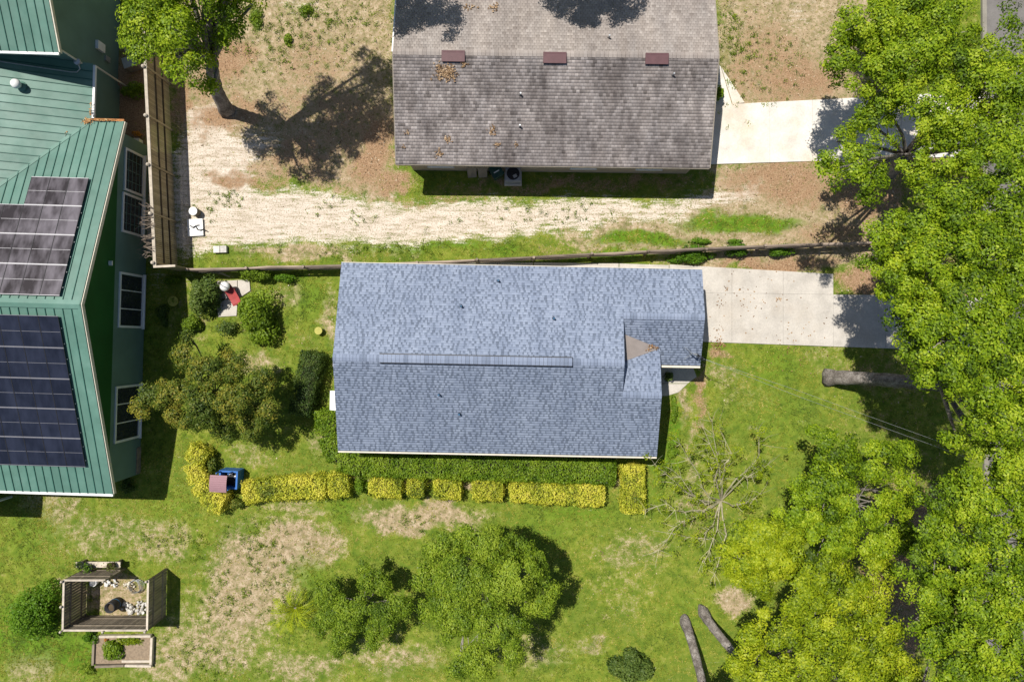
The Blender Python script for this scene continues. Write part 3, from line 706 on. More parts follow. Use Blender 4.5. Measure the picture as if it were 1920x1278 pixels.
# ------------------------------------------------------------------ green house with the metal roof
def green_house():
    TH = math.radians(-1.7)
    o = G(292, 262)                               # north-east corner of the gabled block's roof
    R = thing('house', 'green house with standing seam metal roof and solar panels on the left', 'house', o, TH)
    q = 1 / S; k = .324; ze = 3.0; vh = 320; zr = ze + vh * q * k; cs = math.sqrt(1 + k * k)
    X = lambda u: u * q; Y = lambda v: -v * q
    WE = -520                                     # west end, beyond the picture
    def pans(roof, org, ud, sd, poly, step=.40, first=0.0, name='roof_panel'):
        """one pan with its raised seam per strip"""
        org, ud, sd = (np.array(a, float) for a in (org, ud, sd)); nn = np.cross(ud, sd); nn /= np.linalg.norm(nn)
        if nn[2] < 0: nn = -nn
        u = min(p[0] for p in poly) + first; umax = max(p[0] for p in poly)
        while u < umax - .02:
            c = clip_u(poly, u, min(u + step, umax))
            if len(c) > 2:
                mb = MB(); pts = [org + ud * a + sd * b for a, b in c]
                mb.slab([p + nn * .014 for p in pts], .01)
                ss = [b for a, b in clip_u(poly, u + step - .05, min(u + step, umax))]
                po = part(name, mb, M['metal'], roof)
                if ss:
                    s0, s1 = min(ss), max(ss); a0, a1 = u + step - .032, u + step - .004
                    if a1 < umax:
                        tp = [org + ud * a + sd * b + nn * .05 for a, b in ((a0, s0), (a1, s0), (a1, s1), (a0, s1))]
                        bt = [org + ud * a + sd * b + nn * .012 for a, b in ((a0, s0), (a1, s0), (a1, s1), (a0, s1))]
                        m2 = po.data
                        mb2 = MB(); mb2._add(bt + tp, [(4, 5, 6, 7), (0, 1, 5, 4), (1, 2, 6, 5), (2, 3, 7, 6), (3, 0, 4, 7)])
                        mb3 = MB(); mb3._add(mb.v, mb.f); mb3._add(mb2.v, mb2.f)
                        me = mb3.mesh(name); me.materials.append(M['metal']); me.materials.append(M['seam'])
                        for pi in range(len(mb.f), len(me.polygons)): me.polygons[pi].material_index = 1
                        po.data = me
            u += step
    cl = -56                                      # eave of the side wing
    # --- gabled block: north slope (cut by the valley), south slope
    roof = part('roof', MB().slab([(X(cl), Y(0), ze), (0, Y(0), ze), (0, Y(vh), zr), (X(WE), Y(vh), zr), (X(cl - vh), Y(vh), zr)], .12)
                .slab([(0, Y(vh), zr - .001), (X(WE), Y(vh), zr - .001), (X(WE), Y(640), ze), (0, Y(640), ze)], .12), M['metal'], R)
    pans(roof, (0, 0, ze), (1, 0, 0), (0, -1 / cs, k / cs), [(X(cl), 0), (0, 0), (0, vh * q * cs), (X(-420), vh * q * cs), (X(cl - vh), vh * q * cs)])
    pans(roof, (0, Y(640), ze), (1, 0, 0), (0, 1 / cs, k / cs), [(X(-420), 0), (0, 0), (0, vh * q * cs), (X(-420), vh * q * cs)])
    part('ridge_cap', MB().slab([(0, Y(vh) - .2, zr - .0), (0, Y(vh), zr + .075), (X(-420), Y(vh), zr + .075), (X(-420), Y(vh) - .2, zr)], .02).slab([(0, Y(vh), zr + .074), (0, Y(vh) + .2, zr), (X(-420), Y(vh) + .2, zr), (X(-420), Y(vh), zr + .074)], .02), M['metal'], roof)
    for v0 in (0, 640): part('rake_trim', MB().slab([(-.1, Y(v0), ze + .06), (.03, Y(v0), ze + .06), (.03, Y(vh), zr + .06), (-.1, Y(vh), zr + .06)], .05), M['metal'], roof)
    for v0, s in ((0, -1), (640, 1)): part('rake_board', MB().slab([(.035, Y(v0), ze + .02), (.075, Y(v0), ze + .02), (.075, Y(vh), zr + .02), (.035, Y(vh), zr + .02)], .2), M['cream'], R)
    part('gutter', MB().box((X(-260), Y(640) - .07, ze - .06), (X(520), .12, .12)), M['white'], R)
    part('gutter', MB().box((X(cl / 2), .07, ze - .06), (X(-cl), .12, .12)), M['rust'], R, label='gutter filled with rusty brown leaves')
    # --- side wing: slope falling to the east, its north end against the tall block
    vN = -98
    wing = part('wing_roof', MB().slab([(X(cl), Y(0), ze), (X(cl), Y(vN), ze), (X(cl - 320), Y(vN), ze + 320 * q * k), (X(cl - 320), Y(320), ze + 320 * q * k)], .12), M['metal'], R)
    pans(wing, (X(cl), Y(vN), ze), (0, -1, 0), (-1 / cs, 0, k / cs), [(0, 0), (98 * q, 0), (98 * q + 270 * q, 270 * q * cs), (0, 270 * q * cs)])
    part('valley', MB().slab([(X(cl) - .12, Y(0) + .05, ze + .04), (X(cl) + .1, Y(0) - .02, ze + .04), (X(cl - 250) + .12, Y(250) - .02, ze + 250 * q * k + .045), (X(cl - 250) - .12, Y(250) + .05, ze + 250 * q * k + .045)], .02), M['metal'], wing)
    part('gutter', MB().box((X(cl) + .06, Y(vN / 2) + .0, ze - .06), (.12, X(-vN) - .12, .12)), M['white'], R)
    part('downspout', MB().tube([(X(cl) + .05, Y(vN) - .06, ze - .1), (X(cl) + .05, Y(vN) - .06, .1)], .05, 6), M['cream'], R)
    x, y = X(-155), Y(-44); z = ze + (155 + cl) * q * k
    dv = part('turbine_vent', MB().lathe((x, y, z), [(.1, -.1), (.1, .22), (.2, .26), (.23, .36), (.19, .48), (.08, .55), (.01, .56)], 14), M['white'], R, True)
    part('flashing', MB().tube([(x, y, z), (x, y, z + .09)], [.26, .14], 12), M['metal'], dv)
    # --- tall block to the north
    te, tk = 5.27, .38
    cx0, cxw = -62, -74
    ty = -84                                      # south eave of the tall block
    tn = -290
    top = part('tall_roof', MB().slab([(X(cx0), Y(ty), te), (X(WE), Y(ty), te), (X(WE), Y(-187), te + 103 * q * tk), (X(cx0), Y(-187), te + 103 * q * tk)], .12)
               .slab([(X(cx0), Y(-187), te + 103 * q * tk - .001), (X(WE), Y(-187), te + 103 * q * tk - .001), (X(WE), Y(tn), te), (X(cx0), Y(tn), te)], .12), M['metal'], R)
    tcs = math.sqrt(1 + tk * tk)
    pans(top, (0, Y(ty), te), (1, 0, 0), (0, 1 / tcs, tk / tcs), [(X(-420), 0), (X(cx0), 0), (X(cx0), 103 * q * tcs), (X(-420), 103 * q * tcs)])
    part('gutter', MB().box((X((cx0 - 500) / 2), Y(ty) - .06, te - .05), (X(500 + cx0), .11, .1)), M['white'], R)
    part('rake_board', MB().slab([(X(cx0) + .02, Y(ty), te + .02), (X(cx0) + .07, Y(ty), te + .02), (X(cx0) + .07, Y(-187), te + 103 * q * tk), (X(cx0) + .02, Y(-187), te + 103 * q * tk)], .18), M['cream'], R)
    part('downspout', MB().tube([(X(cxw) + .05, Y(ty) - .03, te - .1), (X(cxw) + .05, Y(ty + -14) - .05, te - .3), (X(cxw) + .05, Y(ty - 14) - .05, ze + .1)], .045, 6), M['cream'], R)
    mb = MB(); wedge_wall(mb, X(WE), X(cxw), Y(-98.6), Y(tn + 12), Y(-187), te - .05, te + 88 * q * tk - .16); part('tall_wall', mb, M['wall_green'], R)
    zw = lambda u: ze + (-u + cl) * q * k + .09
    part('pipe', MB().tube([(X(-330), Y(-84), zw(-330)), (X(-86), Y(-78), zw(-86)), (X(-77), Y(-79), zw(-77)), (X(-72), Y(-85), zw(-72) + .04), (X(-72), Y(-94), zw(-72) + .25)], .03, 6), M['steel'], R)
    part('vent_hood', MB().lathe((X(-72), Y(-94), ze + .4), [(.12, 0), (.16, .05), (.16, .14), (.05, .2)], 12), M['steel'], R)
    # meter boxes on the shaded wall
    part('meter_box', MB().box((X(cxw) + .08, Y(-146), 1.75), (.15, .42, .6)), M['white'], R, label='white electric meter box on the dark green wall')
    part('meter_box', MB().box((X(cxw) + .06, Y(-133), 1.1), (.11, .26, .36)), M['steel'], R, label='small grey box below the white meter box')
    # --- walls of the gabled block
    z1 = 2.85; wu = -11.5
    part('wall', MB().prism([(X(WE), Y(14)), (X(wu), Y(14)), (X(wu), Y(626)), (X(WE), Y(626))], 0, z1), M['wall_green'], R)
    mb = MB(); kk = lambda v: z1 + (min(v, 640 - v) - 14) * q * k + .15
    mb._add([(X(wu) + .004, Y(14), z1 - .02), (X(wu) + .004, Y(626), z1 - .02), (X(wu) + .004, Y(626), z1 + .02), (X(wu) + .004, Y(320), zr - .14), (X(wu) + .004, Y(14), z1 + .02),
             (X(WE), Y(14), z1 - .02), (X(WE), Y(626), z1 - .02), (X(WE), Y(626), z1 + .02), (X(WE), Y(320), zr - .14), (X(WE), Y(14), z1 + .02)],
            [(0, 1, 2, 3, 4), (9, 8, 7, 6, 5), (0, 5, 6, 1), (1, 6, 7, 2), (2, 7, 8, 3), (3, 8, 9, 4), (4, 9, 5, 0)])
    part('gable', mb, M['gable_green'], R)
    part('gable_lamp', MB().box((X(wu) + .09, Y(245), 3.35), (.16, .22, .08)).box((X(wu) + .03, Y(245), 3.3), (.05, .1, .2)), M['white'], R)
    mb = MB(); wedge_wall(mb, X(WE), X(cl - 14), Y(-98), Y(13.6), Y(-40), 2.6, 2.62); part('wing_wall', mb, M['wall_green'], R)
    part('skirt', MB().box((X(wu) + .02, Y(600), .2), (.05, 1.4, .4)), M['wood_grey'], R)
    for (y0, y1, z0_, z1_, dv_, cr) in ((299, 374, .55, 2.3, (), 5), (378, 448, .5, 2.4, (), 5), (518, 616, .25, 2.45, 2, 0), (719, 819, .25, 2.5, 2, 0)):
        v = (y0 + y1) / 2 - 262; ln = (y1 - y0) * q
        d = () if not dv_ else (-ln / 6 + .03, ln / 6 + .03)
        window(R, (X(wu), Y(v), (z0_ + z1_) / 2), (ln, z1_ - z0_), 'v', M['white'], d, .07, cr)
    # back porch, mostly beyond the picture
    part('porch_canopy', MB().slab([(X(-420), Y(628), 3.35), (X(-232), Y(628), 3.35), (X(-232), Y(684), 3.05), (X(-420), Y(684), 3.05)], .1), M['metal'], R)
    part('porch_beam', MB().tube([(X(-420), Y(676), 2.8), (X(-248), Y(676), 2.8)], .09, 4), M['white'], R)
    for u in (-250, -360): part('porch_post', MB().tube([(X(u), Y(676), 0), (X(u), Y(676), 2.72)], .07, 4), M['white'], R)
    return R, o, TH, (ze, k, zr, q)
green_R, green_o, green_TH, gp = green_house()

# solar panels: two arrays lying on the metal roof
def solar(name_label, rows_cols, north, glass):
    ze, k, zr, q = gp; cs = math.sqrt(1 + k * k)
    A = thing('solar_array', name_label, 'solar panels', green_o, green_TH, 'solar arrays on the metal roof')
    sd = np.array((0, -1 / cs, k / cs)) if north else np.array((0, 1 / cs, k / cs))
    org = np.array((0, 0, ze)) if north else np.array((0, -640 * q, ze))
    nn = np.array((0, k / cs, 1 / cs)) if north else np.array((0, -k / cs, 1 / cs))
    pw, ph = .905, rows_cols['ph']
    g = {}
    def pm(a, b, h, u0, s0): return org + np.array((1, 0, 0)) * (u0 + a) + sd * (s0 + b) + nn * h
    for (r, c) in rows_cols['cells']:
        u0 = rows_cols['u'] - (c + 1) * pw; s0 = rows_cols['s'] + r * ph
        rect = lambda a0, b0, a1, b1, h: [pm(a0, b0, h, u0, s0), pm(a1, b0, h, u0, s0), pm(a1, b1, h, u0, s0), pm(a0, b1, h, u0, s0)]
        p = part('solar_panel', MB().slab(rect(.008, .008, pw - .008, ph - .008, .15), .035), glass, A)
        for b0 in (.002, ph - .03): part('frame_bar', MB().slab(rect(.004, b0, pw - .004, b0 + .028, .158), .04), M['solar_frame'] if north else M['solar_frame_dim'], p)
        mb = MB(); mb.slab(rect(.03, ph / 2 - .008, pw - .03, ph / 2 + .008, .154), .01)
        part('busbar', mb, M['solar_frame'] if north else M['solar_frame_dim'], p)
        for a in (.002, pw - .016): part('side_frame', MB().slab(rect(a, .032, a + .014, ph - .032, .157), .04), M['black'], p)
    for b in rows_cols['rails']: part('mounting_rail', MB().slab([org + np.array((rows_cols['u'] - 5.2 * pw, 0, 0)) + sd * b + nn * .1, org + np.array((rows_cols['u'] + .03, 0, 0)) + sd * b + nn * .1, org + np.array((rows_cols['u'] + .03, 0, 0)) + sd * (b + .05) + nn * .1, org + np.array((rows_cols['u'] - 5.2 * pw, 0, 0)) + sd * (b + .05) + nn * .1], .05), M['steel'], A)
ze_, k_, zr_, q_ = gp; cs_ = math.sqrt(1 + k_ * k_)
solar('dusty grey solar array on the north slope, nearer the top', dict(u=-.92, s=3.12 * cs_, ph=1.5, cells=[(0, c) for c in range(3)] + [(r, c) for r in (1, 2, 3) for c in range(5)], rails=[3.12 * cs_ + 1.8 + i * .75 for i in range(6)]), True, M['solar_dusty'])
solar('dark blue-black solar array on the south slope, nearer the bottom', dict(u=-1.0, s=1.44 * cs_, ph=1.515, cells=[(r, c) for r in range(5) for c in range(5)], rails=[1.44 * cs_ + .3 + i * .74 for i in range(10)]), False, M['solar'])

# ------------------------------------------------------------------ fences
def board_fence():
    a, b = G(311.5, 60), G(333, 507); d = b - a; L = np.linalg.norm(d); d /= L
    ang = math.atan2(d[1], d[0]); h = 2.3
    R = thing('privacy_fence', 'tall tan wooden board fence beside the green house', 'fence', a, ang)
    bw = .105; n = int(L / bw)
    me = MB().box((0, 0, h / 2), (bw - .024, .022, h)).mesh('board'); me.materials.append(M['wood_fence'])
    for i in range(n):
        o = link('board', me, None, R, ((i + .5) * bw, random.uniform(-.004, .004), random.uniform(-.03, .01)))
    for z in (.75, 1.45): part('rail', MB().box((L / 2, .04, z), (L, .045, .085)), M['wood_dark'], R)
    part('top_rail', MB().box((L / 2, .0, h + .03), (L, .15, .05)), M['wood_pale'], R)
    np_ = 6
    for i in range(np_):
        x = .35 + i * (L - .5) / (np_ - 1)
        p = part('post', MB().box((x, .06, h / 2), (.09, .08, h)), M['wood_fence'], R)
        part('post_cap', MB().lathe((x, -.06, h + .06), [(.06, 0), (.09, .05), (.09, .1), (.05, .15), (.01, .17)], 10), M['wood_pale'], p)
    # return panel at the lower end
    e = R
    for i in range(9):
        part('return_board', MB().box((L + .02, -.06 - i * .11 + 1.0, h * .5), (.022, .098, h)), M['wood_fence'], R)
    part('return_rail', MB().box((L + .05, .48, h + .03), (.11, 1.1, .05)), M['wood_pale'], R)
board_fence()

def rail_fence():
    pts = [(372, 509), (478, 507), (580, 504), (680, 501), (788, 497), (895, 492), (998, 487), (1103, 481.5), (1208, 476), (1313, 471), (1418, 467), (1520, 463), (1625, 459)]
    P = [G(*p) for p in pts]
    R = thing('split_rail_fence', 'low weathered split rail fence running between the two yards', 'fence', P[0])
    for i, p in enumerate(P):
        q = p - P[0]
        part('post', MB().tube([(q[0], q[1], -.1), (q[0] + random.uniform(-.03, .03), q[1], .6), (q[0] + random.uniform(-.05, .05), q[1] + random.uniform(-.04, .04), 1.3)], [.09, .085, .075], 6), M['wood_rail'], R)
    for i in range(len(P) - 1):
        a, b = P[i] - P[0], P[i + 1] - P[0]; d = (b - a) / np.linalg.norm(b - a)
        for j, z in enumerate((.35, .72, 1.12)):
            z0, z1 = z + random.uniform(-.06, .06), z + random.uniform(-.06, .06)
            if i == 11 and j == 2: z1 -= .25
            pth = [a + (0, 0, z0) - d * .1, a + (b - a) * .4 + (0, random.uniform(-.03, .03), z0 * .6 + z1 * .4 + random.uniform(-.03, .02)), b + (0, 0, z1) + d * .1]
            part('rail', MB().tube(pth, [.06, .085, .06], 5), M['wood_rail'], R)
rail_fence()

# ------------------------------------------------------------------ foliage helpers
def quads(cen, nrm, size, asp, tint, name):
    n = len(cen)
    nrm = nrm / (np.linalg.norm(nrm, axis=1, keepdims=True) + 1e-9)
    r = rng.normal(size=(n, 3)); a = np.cross(nrm, r); a /= np.linalg.norm(a, axis=1, keepdims=True) + 1e-9
    b = np.cross(nrm, a); L = (size * rng.uniform(.65, 1.25, n))[:, None]; w = L * asp
    k = L * .18
    V = np.stack((cen - a * L * .5, cen + b * w * .5 + nrm * k * .5, cen + a * L * .5, cen - b * w * .5 + nrm * k * .5), 1).reshape(-1, 3)
    F = np.arange(4 * n).reshape(n, 4)
    return np_mesh(name, V, F, np.clip(tint, 0, 1))

def clump_cloud(cc, crad, per, flat=.6, outc=None, tb=.5, tv=.16, up=.7):
    """leaves gathered in clumps; cc (n,3) centres"""
    n = len(cc); per = int(per)
    dd = rng.normal(size=(n, per, 3)); dd /= np.linalg.norm(dd, axis=2, keepdims=True); dd[:, :, 2] = np.where(dd[:, :, 2] < -.25, -dd[:, :, 2], dd[:, :, 2])
    off = dd * (rng.uniform(.25, 1.15, (n, per, 1)) ** .6) * np.array((1, 1, flat * 1.25)) * crad[:, None, None] * .95 + rng.normal(0, .05, (n, per, 3))
    cen = (cc[:, None, :] + off).reshape(-1, 3)
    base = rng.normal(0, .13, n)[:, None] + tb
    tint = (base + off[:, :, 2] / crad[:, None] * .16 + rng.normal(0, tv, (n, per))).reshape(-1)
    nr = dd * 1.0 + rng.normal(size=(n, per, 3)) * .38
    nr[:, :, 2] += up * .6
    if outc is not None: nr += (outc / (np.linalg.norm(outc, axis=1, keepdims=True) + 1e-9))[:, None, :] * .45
    return cen, nr.reshape(-1, 3), tint

def bez(p0, p1, p2, n=6):
    return [(1 - t) ** 2 * p0 + 2 * t * (1 - t) * p1 + t * t * p2 for t in np.linspace(0, 1, n)]

def tree(name, label, base, lobes, mat='oak', trunk=.3, fork=.4, leaf=.128, dens=13, per=185, group=None, cat='tree', bark='bark', tb=.5, lean=None, twigmat='twig', hang=.35, crad=(.28, .52), spread=1.0, limb=.3):
    """lobes: (px, py, z, radius[, sparse factor]); every lobe is carried by its own limb"""
    base = np.array(base, float)
    R = thing(name, label, cat, base, 0, group)
    L = []
    for l in lobes:
        L.append((W(l[0], l[1], l[2]) - base, l[3], l[4] if len(l) > 4 else 1.0))
    cen = sum(l[0] for l in L) / len(L)
    fk = np.array((cen[0] * fork, cen[1] * fork, min(max(cen[2] * .45, .5), 3.2))) if lean is None else np.array(lean, float)
    tb_ = MB()
    tb_.tube(bez(np.array((0, 0, -.15)), np.array((fk[0] * .25, fk[1] * .25, fk[2] * .6)) + np.array((rng.normal(0, .15), rng.normal(0, .15), 0)), fk, 20), [trunk * (.95 + .28 * (1 - i / 19) ** 5 - .15 * i / 19 + rng.normal(0, .03)) for i in range(20)], 12)
    CC = []; OUT = []; CR = []; TB = []
    br = MB()
    for c, r, sp in L:
        end = c + np.array((0, 0, -r * .35))
        mid = (fk + end) / 2 + np.array((rng.normal(0, .3), rng.normal(0, .3), .35))
        pth = bez(fk, mid, end, 7); rr = list(np.linspace(trunk * limb, .03 + .012 * r, 7))
        tb_.tube(pth, rr, 6)
        n = max(4, int(dens * r * r * sp))
        d = rng.normal(size=(n, 3)); d /= np.linalg.norm(d, axis=1, keepdims=True)
        d[:, 2] = np.where(d[:, 2] < -.35, -d[:, 2], d[:, 2])
        az = np.arctan2(d[:, 1], d[:, 0])
        wob = .86 + .2 * np.sin(az * 2 + rng.random() * 6) + .14 * np.sin(az * 5 + rng.random() * 6)
        rad = r * wob * rng.uniform(.30, 1.0, n) ** .5
        p = c + d * rad[:, None] * np.array((1, 1, .72))
        CC.append(p); OUT.append(d); CR.append(rng.uniform(crad[0], crad[1], n) * spread); TB.append(np.full(n, rng.normal(0, .09)))
        for q in p[:: 2]:
            s = pth[random.choice((3, 4, 5, 6))]; m = (s + q) / 2 + rng.normal(0, .12, 3)
            br.tube([s, m, q], [.032, .02, .008], 3, False)
    CC = np.concatenate(CC); OUT = np.concatenate(OUT); CR = np.concatenate(CR)
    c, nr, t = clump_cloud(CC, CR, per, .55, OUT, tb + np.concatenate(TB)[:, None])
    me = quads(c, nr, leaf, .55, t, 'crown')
    nv = 12 * 20
    for i in range(nv):
        v = np.array(tb_.v[i]); ring = i // 12; c0 = np.mean(np.array(tb_.v[ring * 12:ring * 12 + 12]), 0) if i % 12 == 0 else c0
        a_ = i % 12; f = 1 + .10 * math.sin(a_ * 1.57 + ring * .35) + rng.normal(0, .05) + (.18 * max(0, math.sin(a_ * 1.57 + .6)) * max(0, 1 - ring / 4) if ring < 4 else 0)
        tb_.v[i] = tuple(c0 + (v - c0) * f) if i % 12 else tb_.v[i]
    to = part('trunk', tb_, M[bark], R, True)
    co = link('crown', me, M[mat], R)
    part('twigs', br, M[twigmat], co, kind='stuff')
    return R

def shrub(name, label, px, py, z, rx, ry, h, mat='bush', leaf=.1, n=2200, group=None, cat='shrub', tb=.5, rz=0.0, lumps=9):
    """dense shrub; px,py is where its top shows"""
    c = W(px, py, z); base = np.array((c[0], c[1], 0))
    R = thing(name, label, cat, base, rz, group)
    lc = rng.normal(size=(lumps, 3)); lc /= np.linalg.norm(lc, axis=1, keepdims=True); lc[:, 2] = abs(lc[:, 2])
    lc = lc * np.array((rx, ry, h)) * rng.uniform(.35, .78, (lumps, 1)); lc = np.concatenate((lc, [[0, 0, h * .55]]))
    cr = np.full(len(lc), 1.0)
    per = n // len(lc)
    d = rng.normal(size=(len(lc), per, 3)); d /= np.linalg.norm(d, axis=2, keepdims=True); d[:, :, 2] = np.where(d[:, :, 2] < -.5, -d[:, :, 2], d[:, :, 2])
    rr = rng.uniform(.5, 1.0, (len(lc), per, 1)) ** .4
    rs = np.array((rx * .48, ry * .48, h * .42)) * rng.uniform(.75, 1.15, (len(lc), 1, 1))
    p = lc[:, None, :] + d * rr * rs
    p[:, :, 2] = np.maximum(p[:, :, 2], .03)
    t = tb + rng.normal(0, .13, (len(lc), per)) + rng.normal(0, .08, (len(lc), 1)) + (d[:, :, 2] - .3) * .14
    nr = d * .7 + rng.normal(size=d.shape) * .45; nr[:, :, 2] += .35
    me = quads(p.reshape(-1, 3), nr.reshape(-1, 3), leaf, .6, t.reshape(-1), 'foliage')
    link('foliage', me, M[mat], R)
    st = MB()
    for q in lc: st.tube([(0, 0, -.05), (q[0] * .5, q[1] * .5, q[2] * .5), tuple(q)], [.035, .025, .01], 4, False)
    part('stems', st, M['darkbark'], R)
    return R

def hedge(label, pts, w, h, mat, leaf=.085, dens=620, group=None, tb=.5, rough=.12):
    """clipped hedge along surveyed points"""
    P = [W(p[0], p[1], h * .8) for p in pts]; base = np.array((P[0][0], P[0][1], 0)); P = [np.array((p[0], p[1])) - base[:2] for p in P]
    R = thing('hedge', label, 'hedge', base, 0, group)
    # resample the centre line
    seg = [np.linalg.norm(P[i + 1] - P[i]) for i in range(len(P) - 1)]; Lt = sum(seg)
    def at(s):
        s = np.clip(s, 0, Lt)
        for i, l in enumerate(seg):
            if s <= l or i == len(seg) - 1:
                d = (P[i + 1] - P[i]) / l; return P[i] + d * s, d
            s -= l
    n = int(dens * (Lt * (w + 2 * h) + 2 * w * h))
    ss = rng.uniform(0, Lt, n); u = rng.uniform(-(w / 2 + h), w / 2 + h, n)
    end = rng.random(n) < (2 * w * h) / (Lt * (w + 2 * h) + 2 * w * h)
    C = np.zeros((n, 3)); NR = np.zeros((n, 3))
    for i in range(n):
        if end[i]:
            sgn = 1 if rng.random() < .5 else -1
            p, d = at(Lt if sgn > 0 else 0); yy = rng.uniform(-w / 2, w / 2); z = rng.uniform(0, h)
            e = .22 * abs(2 * yy / w) ** 3 + .22 * (z / h) ** 4
            nd = np.array((d[0] * sgn, d[1] * sgn, .2)); pp = p - d * sgn * e; C[i] = (pp[0] - d[1] * yy, pp[1] + d[0] * yy, z); NR[i] = nd
        else:
            p, d = at(ss[i]); y = u[i]
            if abs(y) < w / 2: yy, z, nv = y, h - .24 * (2 * abs(y) / w) ** 3, (0, 0, 1)
            else: yy = math.copysign(w / 2 - .06 * ((h - (abs(y) - w / 2)) / h) ** 3, y); z = h - (abs(y) - w / 2) - .1; nv = (-d[1] * np.sign(y), d[0] * np.sign(y), .2)
            C[i] = (p[0] - d[1] * yy, p[1] + d[0] * yy, max(z, .03)); NR[i] = nv
    wob = (fbm(C[:, 0] * 2.2 + 50, C[:, 1] * 2.2 + C[:, 2] * 1.7 + 50, 3) - .5)
    nn = NR / np.linalg.norm(NR, axis=1, keepdims=True)
    C = C + nn * (wob * rough * 3.2 + rng.normal(0, rough * .5, n))[:, None]
    C[:, 2] = np.maximum(C[:, 2], .03)
    pat = fbm(C[:, 0] * .9 + base[0] + 90, C[:, 1] * .9 + base[1] + 90, 3) - .5
    t = tb + wob * 1.1 + pat * (1.3 if mat == 'yellow' else .6) + rng.normal(0, .17, n)
    me = quads(C, NR + rng.normal(size=(n, 3)) * .5, leaf, .62, t, 'foliage'); link('foliage', me, M[mat], R)
    core = MB(); iw, ih = w * .64, h * .74; m = max(2, int(Lt / .5)); rows = []
    for i in range(m + 1):
        p, d = at(.22 + (Lt - .44) * i / m)
        for y, z in ((-iw / 2, 0), (-iw / 2, ih * .9), (0, ih), (iw / 2, ih * .9), (iw / 2, 0)): rows.append((p[0] - d[1] * y, p[1] + d[0] * y, z))
    fs = [(i * 5 + k, (i + 1) * 5 + k, (i + 1) * 5 + (k + 1) % 5, i * 5 + (k + 1) % 5) for i in range(m) for k in range(5)] + [(0, 1, 2, 3, 4), tuple(m * 5 + k for k in (4, 3, 2, 1, 0))]
    core._add(rows, fs); part('inner_twigs', core, M['gold_stems' if mat == 'yellow' else 'darkbark'], R)
    return R

# ------------------------------------------------------------------ trees
OAKS = 'oaks along the street side'
tree('oak_tree', 'bright green oak in the top right corner above the upper driveway', G(1640, 170),
     [(1590, 105, 6.2, 1.35), (1650, 160, 6.8, 1.5), (1635, 50, 7, 1.6), (1700, 15, 7, 1.6), (1715, 110, 7.5, 1.9), (1780, 50, 7.2, 1.5), (1790, 140, 7.4, 1.6), (1700, -60, 7, 1.8), (1620, 210, 6, .75), (1585, 55, 6, .9)], group=OAKS, trunk=.34)
tree('oak_tree', 'oak with sparse pale branches reaching over the upper driveway', G(1660, 330),
     [(1650, 235, 6, 1.0, .55), (1575, 262, 5.5, .85, .5), (1600, 300, 10.2, .8, .7), (1552, 318, 9.4, .6), (1590, 330, 5.6, .6), (1625, 335, 6, 1.0), (1755, 215, 7.8, 1.7), (1850, 175, 8, 1.8), (1810, 265, 7.8, 1.6), (1890, 255, 8, 1.6), (1720, 310, 7, 1.1, .7), (1905, 165, 8, 1.4), (1665, 205, 6.5, .8, .6), (1885, 40, 6.5, 1.1, .3), (1858, 95, 6.5, .8, .35), (1910, 95, 6.5, .7, .3)], group=OAKS, trunk=.34)
tree('oak_tree', 'broad oak shading the end of the split rail fence', G(1650, 480),
     [(1665, 435, 8.2, 1.2), (1725, 425, 9.0, 1.4), (1800, 375, 9.6, 1.6), (1875, 335, 9.8, 1.5), (1690, 515, 9, 1.45), (1750, 500, 9.8, 1.7), (1830, 465, 10.2, 1.7), (1905, 425, 10, 1.6), (1735, 590, 9.6, 1.4), (1830, 565, 10.2, 1.7), (1905, 535, 10, 1.6), (1700, 580, 9.0, 1.0), (1650, 500, 7.6, .7), (1940, 480, 10, 1.5)], group=OAKS, trunk=.4)
tree('oak_tree', 'large oak with thick grey trunk leaning over the front lawn', G(1556, 708),
     [(1722, 655, 9.0, 1.1), (1780, 640, 10.4, 1.5), (1865, 640, 10.8, 1.6), (1850, 725, 10.5, 1.4), (1915, 700, 10.8, 1.3), (1895, 790, 10.4, 1.2), (1800, 815, 9.0, .75, .5), (1875, 850, 9.4, .9, .6), (1765, 705, 10.2, .85), (1845, 785, 10, .9, .8), (1800, 690, 10.8, 1.2), (1940, 770, 10.5, 1.4), (1915, 860, 9.6, 1.0, .8), (1840, 850, 8.6, .7, .6)], group=OAKS, trunk=.38, lean=(3.2, -.1, 4.4), limb=.36)
tree('oak_tree', 'rounded oak standing alone below the front lawn shade', G(1565, 905),
     [(1565, 850, 5.2, 1.3), (1640, 865, 5.4, 1.4), (1690, 850, 5, .75), (1545, 925, 5.4, 1.5), (1620, 950, 5.6, 1.6), (1500, 965, 5, 1.15), (1685, 935, 5.4, 1.0), (1560, 1010, 5.4, 1.35), (1640, 1020, 5, 1.2), (1500, 900, 4.6, .7), (1690, 1000, 4.6, 1.0)], group=OAKS, trunk=.28)
tree('oak_tree', 'small yellow-green oak at the lawn edge below the bare branches', G(1385, 1000),
     [(1395, 1003, 4.4, 1.1), (1440, 1045, 4.7, 1.3), (1470, 1005, 4.5, 1.05), (1382, 1045, 4.2, .95), (1425, 1095, 4, .8), (1490, 1060, 4.4, .9), (1430, 1000, 4.8, 1.0), (1400, 1075, 4, .8)], mat='oak_yellow', group=OAKS, trunk=.16, dens=15)
